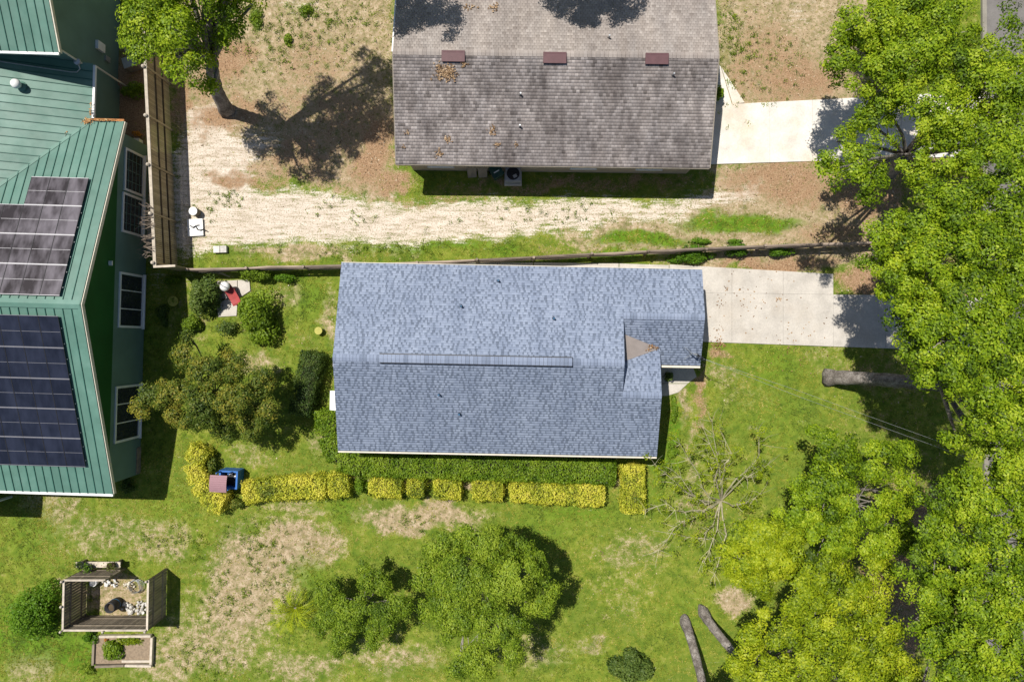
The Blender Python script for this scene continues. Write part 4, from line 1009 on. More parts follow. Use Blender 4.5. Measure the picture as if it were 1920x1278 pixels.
tree('oak_tree', 'yellow-green oak on the shorter grey trunk at the bottom', G(1317, 1142),
     [(1535, 1065, 5.8, 1.3), (1585, 1110, 6, 1.4), (1500, 1120, 5.8, 1.2), (1550, 1180, 6, 1.4), (1625, 1135, 5.8, 1.1), (1460, 1185, 5.4, 1.1), (1405, 1205, 4.8, .85), (1520, 1245, 6, 1.5), (1610, 1205, 6, 1.4), (1390, 1255, 4.8, .95), (1455, 1262, 5.4, 1.2), (1660, 1250, 6, 1.2), (1590, 1290, 6, 1.4), (1690, 1290, 6, 1.1), (1640, 1070, 5.6, .8), (1655, 1180, 6, 1.0), (1640, 1230, 6.2, 1.1)], mat='oak_yellow', group=OAKS, trunk=.25, lean=(1.6, -2.0, 2.4), tb=.45)
tree('oak_tree', 'leaning oak on the longer curved grey trunk at the bottom edge', G(1284, 1160),
     [(1345, 1365, 5, 1.3), (1290, 1400, 5.2, 1.5), (1400, 1390, 5.4, 1.5), (1350, 1292, 4.4, .6)], mat='oak_yellow', group=OAKS, trunk=.25, lean=(.35, -2.7, 2.5))
tree('oak_tree', 'wide oak filling the bottom right corner with bleached bare limbs', G(1770, 1085),
     [(1775, 930, 8.0, 1.25), (1750, 1000, 8.2, 1.3), (1840, 950, 8.8, 1.5), (1900, 890, 8.8, 1.4), (1730, 1060, 7.6, 1.0), (1800, 1040, 8.8, 1.7), (1885, 1030, 9.2, 1.7), (1830, 1125, 8.8, 1.6), (1905, 1110, 9.2, 1.5), (1770, 1120, 8.0, .9), (1850, 1205, 8.8, 1.5), (1915, 1195, 9.0, 1.4), (1800, 1240, 8.2, 1.2), (1745, 1215, 7.6, .8, .7), (1875, 1280, 8.4, 1.4), (1740, 1290, 7.8, 1.1), (1940, 960, 9.0, 1.5), (1738, 1105, 7.6, 1.0), (1725, 1165, 7.0, .8), (1770, 1180, 7.6, 1.0)], group=OAKS, trunk=.4)
tree('oak_tree', 'oak with leaning trunk casting its shadow across the sandy yard', G(425, 207),
     [(283, 48, 7.8, 1.05), (345, 25, 8.8, 1.2), (425, 18, 8.6, 1.0), (318, 92, 7.2, 1.0), (272, 90, 7.0, .8), (362, 70, 8.6, .7, .7), (388, 118, 6.8, .5, .7), (392, 165, 5.0, .42), (438, 42, 7.8, .7, .8), (385, -45, 10, 1.5), (300, -50, 9.8, 1.4), (455, -50, 9.4, 1.3), (345, 142, 7.6, .55), (330, 60, 9.6, .9), (258, 30, 7.6, .75), (420, 75, 7.4, .5, .7), (370, 105, 8.0, .5), (470, 5, 8.6, .6), (390, -140, 10.2, 1.6, .7), (455, -150, 10, 1.5, .6), (320, -140, 10, 1.4, .7), (420, -220, 10.4, 1.5, .6), (480, -190, 10, 1.3, .6), (245, 68, 7.0, .55), (250, -20, 8.0, .9, .7), (310, 20, 8.0, .9)], trunk=.34, lean=(1.4, .65, 5.0), per=120, limb=.5)
tree('oak_tree', 'oak above the top edge whose shadow falls on the grey roof corner', G(690, -110), [(712, -92, 7.6, 1.1), (765, -100, 7.8, .9), (690, -160, 8, 1.4), (640, -110, 8, 1.3)], trunk=.25)
tree('oak_tree', 'oak above the top edge whose shadow lies on the middle of the grey roof', G(1060, -115), [(1050, -125, 7.8, 1.2), (1130, -145, 8, 1.1), (990, -160, 8, 1.0), (1065, -95, 7.4, .7), (1085, -200, 8.4, 1.6)], trunk=.3)
tree('tree', 'large olive-green tree in the middle of the bottom lawn', G(905, 1060),
     [(840, 1022, 3.8, 1.1), (910, 1025, 4.6, 1.25), (970, 1025, 3.8, .9), (815, 1085, 3.6, .95), (880, 1090, 5.2, 1.45), (960, 1090, 5, 1.35), (1010, 1120, 4, .95), (840, 1120, 4, 1.1), (860, 1160, 4.6, 1.1), (940, 1170, 5, 1.25), (1010, 1060, 4, .6), (900, 1235, 4, .95), (960, 1225, 4, .7), (865, 1250, 3.2, .7), (810, 1135, 3.2, .6)], mat='bush', leaf=.11, per=150, trunk=.14, tb=.66, dens=30, crad=(.24, .42), limb=.3)
tree('tree', 'low bushy tree left of the large lawn tree', G(690, 1110),
     [(615, 1110, 1.8, .85), (665, 1140, 2.4, .95), (700, 1090, 2.6, .85), (650, 1180, 1.8, .9), (725, 1150, 2.6, .8), (610, 1165, 1.3, .75), (705, 1185, 2.0, .8), (680, 1062, 2.2, .5, .5), (750, 1130, 2.8, .6), (630, 1145, 1.6, .9), (640, 1205, 1.2, .6)], mat='bush', leaf=.10, per=130, trunk=.10, tb=.5, dens=40, crad=(.2, .36), limb=.3)
tree('tree', 'dark olive tree with yellowing tips beside the green house', G(415, 735),
     [(350, 668, 2.6, .8, .8), (330, 735, 3.4, 1.0), (288, 740, 3.2, .7), (390, 700, 3.6, 1.05), (440, 690, 3.4, .95), (380, 765, 3.8, 1.1), (440, 750, 3.8, 1.1), (490, 720, 3.2, .95), (505, 768, 3.0, .8), (265, 765, 3.0, .55), (420, 808, 3.0, .7), (340, 780, 3.0, .75), (360, 640, 2.2, .5, .7), (470, 800, 2.6, .7)], mat='myrtle', leaf=.11, per=110, trunk=.11, tb=.57, dens=32, crad=(.2, .38), bark='darkbark', twigmat='darkbark', limb=.3)

# thin tree with bleached bare branches
def sparse_tree():
    base = G(1352, 938)
    R = thing('bare_branched_tree', 'thin tree with pale bare branches and few leaves on the front lawn', 'tree', base)
    tips = [[(1350, 900, 1.6), (1345, 860, 2.6), (1318, 800, 3.2)], [(1352, 905, 1.6), (1362, 870, 2.4), (1372, 850, 2.6), (1350, 805, 3.0)], [(1345, 910, 1.3), (1335, 880, 2.2), (1312, 845, 2.8)],
            [(1370, 915, 1.2), (1395, 885, 2.0), (1423, 855, 2.8), (1420, 810, 3.1)], [(1395, 895, 1.8), (1410, 890, 2.2), (1440, 870, 2.6)], [(1325, 945, 1.0), (1290, 925, 1.7), (1265, 905, 2.2), (1228, 870, 2.8)],
            [(1310, 940, 1.1), (1290, 915, 1.9), (1260, 880, 2.4)], [(1320, 960, .9), (1280, 960, 1.4), (1250, 945, 2.0), (1210, 955, 2.2)], [(1335, 985, .8), (1320, 1010, 1.4), (1262, 1000, 2.0)], [(1345, 990, .8), (1330, 1030, 1.5), (1318, 1050, 1.9)],
            [(1300, 970, 1.2), (1265, 985, 1.7), (1235, 1030, 2.0)], [(1375, 950, 1.2), (1400, 940, 1.8), (1425, 925, 2.3)], [(1330, 930, 1.2), (1310, 890, 2.2), (1275, 832, 2.8)], [(1360, 1000, 1.0), (1352, 1040, 1.6), (1340, 1075, 2.0)], [(1340, 900, 1.6), (1345, 850, 2.6), (1335, 790, 3.3)]]
    mb = MB(); CC = []
    for t in tips:
        p = [np.zeros(3)] + [W(*q) - base for q in t]
        pp = []
        for i in range(len(p) - 1):
            for s in (0, .5): pp.append(p[i] * (1 - s) + p[i + 1] * s + (rng.normal(0, .05, 3) if i + s > 0 else 0))
        pp.append(p[-1]); mb.tube(pp, list(np.linspace(.042, .009, len(pp))), 5)
        for q in pp[2:]:
            for _ in range(4):
                e = q + (p[-1] - p[0]) / np.linalg.norm(p[-1] - p[0]) * rng.uniform(.1, .6) + rng.normal(0, .34, 3) * (1, 1, .5); e[2] = max(e[2], .25)
                mb.tube([q, (q + e) / 2 + rng.normal(0, .05, 3), e], [.013, .009, .004], 3, False); CC.append(e)
    part('trunk', mb, M['palebark'], R)
    CC = np.array([c for c in CC if random.random() < .48])
    c, nr, t = clump_cloud(CC, rng.uniform(.12, .32, len(CC)), 40, .5, None, .38)
    link('crown', quads(c, nr, .10, .5, t, 'crown'), M['oak_yellow'], R)
sparse_tree()

# ------------------------------------------------------------------ hedges
YH = 'clipped golden hedges along the yard'
hedge('curved golden hedge bending around the blue box', [(377, 838), (361, 868), (372, 905), (398, 938), (420, 948)], 1.05, .95, 'yellow', group=YH, tb=.62, rough=.15)
hedge('long golden hedge beside the blue box', [(456, 926), (500, 917), (560, 914), (612, 914)], 1.15, .9, 'yellow', group=YH, tb=.52, rough=.14)
hedge('brightest golden hedge clump next to the dark green shrub', [(616, 912), (655, 908)], 1.25, .95, 'yellow', group=YH, tb=0.68, rough=.12)
hedge('yellow-green hedge just right of the dark green shrub', [(692, 912), (753, 914)], 1.1, .95, 'yellow', group=YH, tb=0.49)
hedge('smallest golden hedge block, below the long green hedge', [(764, 913), (796, 914)], 1.05, .95, 'yellow', group=YH, tb=0.49)
hedge('square golden hedge block, second left of the longest golden block', [(813, 916), (865, 917)], 1.1, .95, 'yellow', group=YH, tb=0.58)
hedge('square golden hedge block immediately left of the longest golden block', [(885, 919), (943, 920)], 1.1, .95, 'yellow', group=YH, tb=0.61)
hedge('longest clipped golden hedge block below the house corner', [(957, 921), (1050, 926), (1134, 930)], 1.12, .95, 'yellow', group=YH, tb=0.63)
hedge('golden hedge block running away from the house corner', [(1188, 872), (1189, 962)], 1.2, 1.0, 'yellow', group=YH, tb=0.68)
hedge('long clipped green hedge wrapping the lower left corner of the house', [(612, 768), (615, 815), (636, 858), (680, 870), (800, 873), (1000, 879), (1154, 885)], 1.3, 1.05, 'hedge', leaf=.095, tb=.66)
hedge('short dark green hedge on the lawn left of the house', [(585, 660), (575, 710), (560, 778)], 1.15, 1.35, 'darkbush', leaf=.08, tb=.62, rough=.12)

# ------------------------------------------------------------------ shrubs and plants
shrub('shrub', 'tall dark green shrub left of the small patio', 368, 548, 1.6, .95, 1.45, 1.8, 'darkbush', .12, 4600, tb=.68, lumps=14)
shrub('shrub', 'lighter shrub at the foot of the dark patio shrub', 350, 608, .9, .75, .65, .9, 'bush', .1, 2000)
shrub('shrub', 'rounded bright green shrub right of the small patio', 470, 592, 1.4, 1.2, 1.5, 1.6, 'bush', .14, 5200, tb=.55, lumps=15)
shrub('shrub', 'low grey-green shrub below the small patio', 418, 612, .8, .65, .5, .8, 'darkbush', .1, 900, tb=.7)
shrub('shrub', 'overgrown bush spilling over the rail fence by the patio', 468, 510, 1.0, 1.0, .6, 1.1, 'bush', .1, 2600, tb=.5)
shrub('shrub', 'small leafy bush along the rail fence left of the house', 530, 520, .6, .6, .3, .7, 'vine', .09, 1100)
shrub('shrub', 'dark green shrub between two golden hedge pieces', 674, 914, .7, .45, .6, .95, 'hedge', .085, 1600, tb=.45)
shrub('shrub', 'large round bright green bush at the left edge of the lawn', 50, 1155, 1.3, 1.5, 1.5, 1.6, 'vine', .12, 7500, tb=.6, lumps=18)
shrub('shrub', 'round glossy dark shrub at the bottom edge', 1187, 1252, .9, 1.1, 1.05, 1.2, 'darkbush', .14, 4200, tb=.7, lumps=12)
shrub('shrub', 'vine clump climbing the rail fence, widest of the three', 1302, 476, .7, 1.25, .5, .8, 'vine', .1, 2800, tb=.42, lumps=14)
shrub('shrub', 'small vine clump in the middle of the rail fence tangle', 1386, 468, .7, .7, .42, .8, 'vine', .1, 1500, tb=.32)
shrub('shrub', 'vine clump on the rail fence nearest the street trees', 1468, 468, .7, .8, .38, .7, 'vine', .1, 1500, tb=.4)
shrub('shrub', 'low bright weeds on the neighbour side of the rail fence', 1315, 452, .2, .6, .22, .35, 'vine', .08, 700, tb=.6)
shrub('shrub', 'bright weeds against the neighbour side of the fence, further right', 1375, 452, .2, .45, .18, .35, 'vine', .08, 500, tb=.6)
shrub('shrub', 'yellow-green plants below the fence vines by the driveway', 1300, 488, .2, .55, .2, .35, 'oak_yellow', .08, 600, tb=.6)
shrub('shrub', 'small shrub beside the neighbour front path', 1352, 172, .7, .3, .45, .8, 'hedge', .1, 900, tb=.6)
shrub('shrub', 'feathery plant beside the front door step', 1256, 706, .6, .28, .3, .7, 'darkbush', .1, 400, tb=.7)
shrub('shrub', 'low green ground cover strip along the front wall', 1264, 765, .2, .22, .75, .35, 'hedge', .08, 1100, tb=.5)
shrub('shrub', 'small green bush beside the front wall corner', 1262, 845, .15, .35, .45, .4, 'hedge', .08, 800, tb=.5)
shrub('shrub', 'dark shrub against the bottom corner of the green house', 236, 912, .4, .35, .4, .6, 'darkbush', .09, 700, tb=.45)
shrub('shrub', 'leafy plant in the corner between green house and fence', 245, 162, .7, .8, .45, .7, 'bush', .1, 1400, tb=.55)
shrub('shrub', 'shaded weeds by the end of the tall fence', 320, 525, .4, .6, .3, .6, 'bush', .09, 900, tb=.4)
shrub('shrub', 'shaded plant under the green house window', 300, 590, .5, .4, .6, .5, 'darkbush', .09, 900, tb=.5)
shrub('shrub', 'small olive bush below the curved golden hedge', 440, 945, .5, .5, .3, .7, 'myrtle', .09, 900, tb=.65)
shrub('shrub', 'olive shrub inside the golden hedge bend', 392, 870, .7, .35, .55, .9, 'myrtle', .09, 900, tb=.5)
shrub('shrub', 'leafy green plant in the timber garden bed', 206, 1224, .4, .75, .6, .6, 'hedge', .13, 1500, tb=.55)
shrub('shrub', 'yellow-green vegetable row in the timber garden bed', 252, 1201, .2, 1.0, .36, .3, 'oak_yellow', .09, 1400, tb=.35)
shrub('shrub', 'weedy grass tuft against the slatted pen', 165, 1195, .3, .5, .4, .5, 'vine', .09, 900, tb=.45)
shrub('shrub', 'scrubby green tuft beside the timber bed corner', 160, 1258, .2, .45, .3, .35, 'bush', .09, 600, tb=.7)
shrub('flower', 'orange flowering plant by the green house fence', 252, 247, .6, .22, .2, .7, 'orange', .1, 160, cat='plant', tb=.6, lumps=4)
shrub('flower', 'small orange flowers in the timber garden bed', 200, 1199, .2, .14, .14, .3, 'orange', .08, 80, cat='plant', tb=.6, lumps=3)
for i, (px, py, r) in enumerate(((480, 35, .45), (575, 22, .35), (540, 75, .3), (1000, 690, 0))):
    if r: shrub('weed', ['largest green weed clump in the top sandy yard', 'weed clump at the top edge of the sandy yard', 'small weed clump lowest in the top sandy yard'][i], px, py, .1, r, r * 1.2, .35, 'bush', .09, 600, cat='weed', tb=.55, group='weed clumps in the sandy yard')

def fan_plant():
    base = G(556, 1136)
    R = thing('spiky_palm', 'low spiky palm with arching pale fronds beside the bushy tree', 'palm', base)
    for i in range(34):
        a = 2 * math.pi * i / 34 + rng.normal(0, .12); L = rng.uniform(.9, 1.45); z = rng.uniform(.5, 1.3)
        mb = MB(); pts = []
        for t in np.linspace(0, 1, 6):
            r = L * t; pts.append(np.array((r * math.cos(a), r * math.sin(a), .15 + z * math.sin(t * 2.3) * .9)))
        for j in range(5):
            w0, w1 = .012, .012
            s = np.array((-math.sin(a), math.cos(a), 0))
            mb.face([pts[j] - s * w0, pts[j] + s * w0, pts[j + 1] + s * w1, pts[j + 1] - s * w1], .8)
            for sg in (-1, 1):
                for q in (0, .5):
                    b0 = pts[j] * (1 - q) + pts[j + 1] * q; dl = (.16 + .12 * math.sin(j / 5 * 3)) * rng.uniform(.8, 1.1)
                    d = (pts[j + 1] - pts[j]); d /= np.linalg.norm(d); e = b0 + s * sg * dl * .7 + d * dl * .9 + np.array((0, 0, -.04))
                    mb.face([b0 - d * .02, b0 + d * .022, e], rng.uniform(.3, .9))
        part('frond', mb, M['oak_yellow'], R)
    part('stem', MB().tube([(0, 0, -.05), (0, 0, .25)], [.12, .08], 8), M['bark'], R)
fan_plant()

# ------------------------------------------------------------------ slatted pen, its contents and the timber bed
def pen():
    A, B, C_, D_ = G(163, 1064), G(313, 1064), G(311, 1153), G(161, 1153)
    h = 1.85
    R = thing('slatted_pen', 'weathered grey slatted pen open to the sky on the left lawn', 'pen', A)
    def run(p, q, out, hh=h):
        p, q = p - A, q - A; d = q - p; L = np.linalg.norm(d); d /= L; n = int(L / .145); ang = math.atan2(d[1], d[0]); nrm = np.array((-d[1], d[0], 0)) * out
        for i in range(n):
            c = p + d * (i + .5) * L / n
            part('board', MB().box((c[0], c[1], hh / 2 + random.uniform(-.02, .02)), (.128, .02, hh), ang), M['wood_grey'], R)
        for z in (.45, 1.35):
            c = p + d * L / 2 + nrm * .035; part('rail', MB().box((c[0], c[1], z), (L - .1, .04, .09), ang), M['wood_grey'], R)
        c = p + d * L / 2; part('cap_rail', MB().box((c[0], c[1], hh + .035), (L, .1, .035), ang), M['wood_pale'], R)
    run(D_, A, -1); run(D_, C_, 1); run(B, C_, 1); run(A, G(237, 1064), 1)
    for p in (A, (A + D_) / 2, D_, C_, B, G(237, 1064), (C_ + D_) / 2):
        q = p - A + np.array((-.06, -.05, 0))
        po = part('post', MB().tube([(q[0], q[1], -.05), (q[0], q[1], h + .08)], .05, 4), M['wood_grey'], R)
        part('post_cap', MB().lathe((q[0], q[1], h + .08), [(.05, 0), (.07, .04), (.05, .1), (.01, .12)], 8), M['wood_pale'], po)
pen()
PG = 'things kept in the slatted pen'
mb = MB(); mb.lathe((0, 0, 0), [(.26, 0), (.29, .05), (.3, .4), (.29, .8), (.27, .84), (.24, .84), (.24, .5), (.01, .5)], 16)
br_ = thing('barrel', 'dark blue barrel standing on the dirt inside the slatted pen', 'barrel', G(222, 1128), 0, PG)
part('drum', mb, M['pot'], br_, True); part('hoop', MB().lathe((0, 0, .3), [(.31, 0), (.315, .03), (.31, .06)], 16), M['vent_blue'], br_); part('fill', MB().lathe((0, 0, .55), [(.23, 0), (.23, .06), (.05, .1)], 12), M['wood_dark'], br_)
def pile(label, px, py, n, rx, ry, mat, s, name='rubble_pile', piece='stone'):
    R = thing(name, label, 'pile', G(px, py), 0, PG)
    mesh_v = []
    for k in range(3):
        mb = MB(); m = 7
        mb.lathe((0, 0, 0), [(.02, -.5), (.42 + .05 * k, -.3), (.5, 0), (.4, .32), (.02, .45)], m); me = mb.mesh(piece)
        for v in me.vertices: v.co *= random.uniform(.75, 1.2)
        me.materials.append(M[mat]); mesh_v.append(me)
    for i in range(n):
        a = rng.uniform(0, 6.28); r = math.sqrt(rng.random())
        o = link(piece, random.choice(mesh_v), None, R, (rx * r * math.cos(a), ry * r * math.sin(a), .06 + .22 * (1 - r) * rng.random()), rng.uniform(0, 6))
        o.rotation_euler = (rng.uniform(0, 6), rng.uniform(0, 6), rng.uniform(0, 6)); f = s * rng.uniform(.6, 1.3); o.scale = (f, f * rng.uniform(.6, 1), f * rng.uniform(.6, 1))
pile('heap of pale stones in the lower right corner of the slatted pen', 258, 1138, 60, .85, .38, 'stone', .17)
pile('pale and dark junk heaped below the upper slats of the pen', 210, 1092, 26, .42, .22, 'white', .12, 'junk_heap', 'scrap')
pile('pale rubble beside the pen opening', 243, 1096, 16, .3, .22, 'cream', .14, 'junk_heap', 'scrap')
mb = MB()
for i in range(16):
    a = rng.uniform(0, 6.28); mb.tube([(.42 * math.cos(a + t) * (1 - .02 * i), .34 * math.sin(a + t), .05 + .02 * i + .03 * math.sin(3 * t)) for t in np.linspace(0, 3.6, 9)], .008, 3)
solo('wire_roll', mb, M['steel'], 'loose roll of grey wire mesh at the pen opening', 'wire', G(258, 1096), 0, PG)
bk = thing('bucket', 'white bucket beside the upper left corner of the pen inside', 'bucket', G(182, 1088), 0, PG)
part('body', MB().lathe((0, 0, 0), [(.15, 0), (.19, .38), (.16, .38), (.13, .05), (.01, .05)], 14), M['white'], bk, True); part('handle', MB().tube([(.19 * math.cos(t), .05, .38 + .16 * math.sin(t)) for t in np.linspace(0, math.pi, 8)], .008, 4), M['steel'], bk)
sh = thing('plank_bench', 'bleached plank bench outside the upper slats of the pen', 'bench', G(195, 1052))
part('plank', MB().box((0, 0, .5), (2.35, .3, .05)), M['wood_pale'], sh)
for x in (-.95, .95): part('leg', MB().box((x, 0, .235), (.07, .26, .47)), M['wood_grey'], sh)
for i, (px, py, lab) in enumerate(((168, 1050, 'black pot at the left end of the plank bench'), (182, 1056, 'black pot with a yellow-green plant in front of the plank bench'), (223, 1052, 'wide brown pot at the right end of the plank bench'))):
    p = thing('plant_pot', lab, 'pot', G(px, py, .53), 0, 'pots on the plank bench')
    part('body', MB().lathe((0, 0, 0), [(.14, 0), (.21, .26), (.18, .26), (.17, .2), (.01, .2)], 14), M['pot'] if i < 2 else M['wood_dark'], p, True)
    n = 130; d = rng.normal(size=(n, 3)) * (.14, .14, .08) + (0, 0, .3)
    link('plant', quads(d, rng.normal(size=(n, 3)) + (0, 0, .8), .1, .5, rng.uniform(.3, .9, n), 'plant'), M[('darkbush', 'vine', 'myrtle')[i]], p)
def bed():
    A = G(183, 1188); R = thing('garden_bed', 'timber framed garden bed below the slatted pen', 'garden bed', A)
    q = lambda px, py: G(px, py) - A
    def tim(a, b, z=.12, w=.12):
        a, b = q(*a), q(*b); d = b - a; L = np.linalg.norm(d); c = (a + b) / 2; part('timber', MB().box((c[0], c[1], z), (L, w, .2), math.atan2(d[1], d[0])), M['wood_pale'] if a[0] > 1 or b[0] > 2 else M['wood_grey'], R)
    tim((180, 1192), (178, 1243)); tim((182, 1246), (236, 1244)); tim((238, 1244), (287, 1245)); tim((232, 1236), (284, 1236), .1); tim((288, 1192), (286, 1242)); tim((190, 1190), (286, 1189))
    part('soil', MB().prism([tuple(q(*p)[:2]) for p in ((182, 1192), (286, 1192), (284, 1240), (180, 1242))], -.05, .11), M['soil'], R)
bed()

# ------------------------------------------------------------------ small things about the yards
def blue_box():
    R = thing('blue_box', 'blue wooden box stand with a mauve roof panel inside the golden hedge', 'box stand', G(440, 893), math.radians(-3))
    w, d, h = .98, .95, .85; t = .09
    part('back_panel', MB().box((0, d / 2 - t / 2, h / 2), (w, t, h)), M['blue'], R); part('front_panel', MB().box((0, -d / 2 + t / 2, h / 2), (w, t, h)), M['blue'], R)
    for s in (-1, 1): part('side_panel', MB().box((s * (w / 2 - t / 2), 0, h / 2), (t, d - 2 * t - .004, h)), M['blue'], R)
    part('shelf', MB().box((0, 0, .35), (w - 2 * t - .01, d - 2 * t - .01, .04)), M['black'], R)
    for x in (-w / 2 + .06, w / 2 - .3):
        for y in (-d / 2 + .06, d / 2 - .06): part('post', MB().box((x, y, 1.1), (.06, .06, .5)), M['blue'], R)
    mb = MB(); n = 8; x0, x1, y0, y1 = -.72, .16, -.55, .33
    for i in range(n):
        a, b = y0 + (y1 - y0) * i / n, y0 + (y1 - y0) * (i + 1) / n; f = lambda y: 1.36 + .09 * math.cos((y - (y0 + y1) / 2) * 3.2)
        mb.slab([(x0, a, f(a)), (x1, a, f(a)), (x1, b - .004, f(b) + .012), (x0, b - .004, f(b) + .012)], .03)
    part('roof_panel', mb, M['mauve'], R)
    for p, r_ in (((.0, .28, .42), .07), ((.3, .12, .42), .09), ((.28, -.18, .4), .11)): part('jar', MB().lathe(p, [(r_, 0), (r_, .22), (r_ * .6, .28), (.01, .29)], 10), M['white'] if r_ < .1 else M['pot'], R)
blue_box()
gr = thing('grill', 'white domed kettle grill on the small patio', 'grill', G(433, 539))
part('lid', MB().lathe((0, 0, .75), [(.26, 0), (.25, .08), (.19, .17), (.1, .22), (.01, .235)], 18), M['white'], gr, True)
part('lid_handle', MB().tube([(-.2, .12, .92), (0, 0, 1.0), (.2, -.1, .92)], .02, 5), M['black'], gr)
part('bowl', MB().lathe((0, 0, .5), [(.05, 0), (.18, .06), (.26, .24)], 18), M['black'], gr, True)
for k in range(3): part('leg', MB().tube([(.12 * math.cos(k * 2.1), .12 * math.sin(k * 2.1), .54), (.3 * math.cos(k * 2.1), .3 * math.sin(k * 2.1), 0.03)], .018, 5), M['steel'], gr)
rc = thing('garden_chair', 'red curved plastic seat beside the white grill', 'chair', G(443, 556), math.radians(28))
mb = MB(); prof = [(-.05, .62, .62), (-.02, .5, .55), (.0, .35, .45), (.0, .1, .36), (.0, -.15, .33), (.0, -.4, .36), (0, -.48, .33)]
for i in range(len(prof) - 1):
    _, ya, za = prof[i]; _, yb, zb = prof[i + 1]
    for sx in (-1, 1): mb.slab([(sx * .24, ya, za + .08), (0, ya, za), (0, yb, zb), (sx * .24, yb, zb + .08)], .03)
part('seat', mb, M['red'], rc)
for x in (-.18, .18):
    for y in (-.35, .35): part('leg', MB().tube([(x, y, .4), (x * 1.1, y * 1.1, 0.02)], .025, 5), M['red'], rc)
def dish(name, label, px, py, r, h, mat, cat, plant=None):
    R = thing(name, label, cat, G(px, py))
    part('body', MB().lathe((0, 0, 0), [(r * .7, 0), (r, h), (r * .86, h), (r * .6, h * .4), (.01, h * .4)], 16), M[mat], R, True)
    part('rim', MB().lathe((0, 0, h - .02), [(r * 1.02, 0), (r * 1.06, .02), (r * 1.02, .05), (r * .9, .05)], 16), M[mat], R)
    if plant:
        n = 60; d = rng.normal(size=(n, 3)) * (r * .4, r * .4, .05) + (0, 0, h + .05)
        link('plant', quads(d, rng.normal(size=(n, 3)) + (0, 0, .8), .09, .5, rng.uniform(.4, .9, n), 'plant'), M[plant], R)
dish('planter', 'yellow-green round planter on the lawn left of the house', 600, 620, .2, .3, 'yellowpot', 'planter')
dish('planter', 'yellow rimmed planter under the shaded green house window', 329, 565, .26, .25, 'yellowpot', 'planter', 'vine')
dish('tub', 'dark round tub by the green house corner', 208, 172, .22, .3, 'pot', 'tub')
hs = thing('garden_hose', 'coiled pale garden hose in the shaded passage by the tall fence', 'hose', G(246, 92))
for k in range(5): part('coil', MB().tube([(.34 * math.cos(t) * (1 - .06 * k), .3 * math.sin(t) * (1 - .06 * k) + .02 * k, .04 + .035 * k) for t in np.linspace(0, 6.28, 18)], .016, 5), M['cream'], hs)
cr_ = thing('grey_crate', 'grey crate in the shaded passage beside the tall green wall', 'crate', G(254, 125), .3)
part('body', MB().box((0, 0, .3), (.6, .5, .6)), M['cardboard'], cr_); part('lid', MB().box((0, 0, .63), (.66, .56, .05)), M['steel'], cr_)
bx_ = thing('storage_box', 'small white box beside the tall fence and green house', 'box', G(262, 268), 0)
part('body', MB().box((0, 0, .18), (.36, .24, .36)), M['white'], bx_); part('lid', MB().box((0, 0, .385), (.4, .27, .05)), M['cream'], bx_)
dr_ = thing('drum', 'white round drum on the sand beside the tall fence', 'drum', G(370, 399))
part('body', MB().lathe((0, 0, 0), [(.2, 0), (.22, .1), (.22, .42), (.2, .46), (.01, .46)], 16), M['wood_grey'], dr_, True); part('lid', MB().lathe((0, 0, .462), [(.22, 0), (.22, .05), (.01, .06)], 16), M['white'], dr_)
pt = thing('white_panel', 'flat white panel lying on the sand beside the tall fence', 'panel', G(368, 427), math.radians(3))
part('sheet', MB().box((0, 0, .1), (.82, .9, .06)), M['white'], pt)
for y in (-.3, .3): part('batten', MB().box((0, y, .05), (.7, .08, .05)), M['wood_grey'], pt)
mb = MB(); mb.tube([(-.25, .1, .16), (-.1, -.02, .2), (.05, .06, .17), (.15, -.12, .2), (.3, -.16, .2), (.45, -.1, .14), (.62, -.2, .05)], .028, 5); mb.tube([(-.1, -.02, .19), (.1, .1, .2), (.25, .12, .17)], .022, 5)
solo('dark_stick', mb, M['black'], 'crooked dark stick lying across the white panel', 'stick', G(368, 427))
sb = thing('concrete_block', 'pale concrete blocks lying at the edge of the sand', 'block', G(415, 468), math.radians(2))
for x in (-.18, .18): part('block', MB().box((x, 0, .1), (.33, .36, .2)), M['stone'], sb)
lg = thing('driftwood_log', 'pale fallen branch lying by the rail fence and patio', 'log', G(405, 512))
part('stem', MB().tube([(-.75, .02, .12), (-.3, .05, .16), (.1, .03, .13), (.4, -.05, .1), (.75, -.2, .06)], [.05, .075, .07, .06, .03], 7), M['palebark'], lg, True); part('side_branch', MB().tube([(.1, .03, .14), (.3, .16, .16), (.42, .22, .1)], [.04, .03, .015], 5), M['palebark'], lg)

# dry twig tangle on the tall fence
mb = MB()
for i in range(34):
    s = rng.uniform(-1.3, 1.3); a = rng.uniform(-.6, .6); L = rng.uniform(.4, 1.0)
    mb.tube([(rng.normal(0, .06), s, rng.uniform(-.2, .1)), (-L * .5 * math.cos(a), s + L * .3 * math.sin(a) + rng.normal(0, .1), rng.uniform(0, .25)), (-L * math.cos(a) if i % 3 else L * .2, s + L * math.sin(a), rng.uniform(-.05, .3))], [.022, .016, .006], 4)
solo('dry_vine', mb, M['wood_rail'], 'tangle of dry brown vine over the top of the tall fence', 'vine', W(285, 433, 2.4))

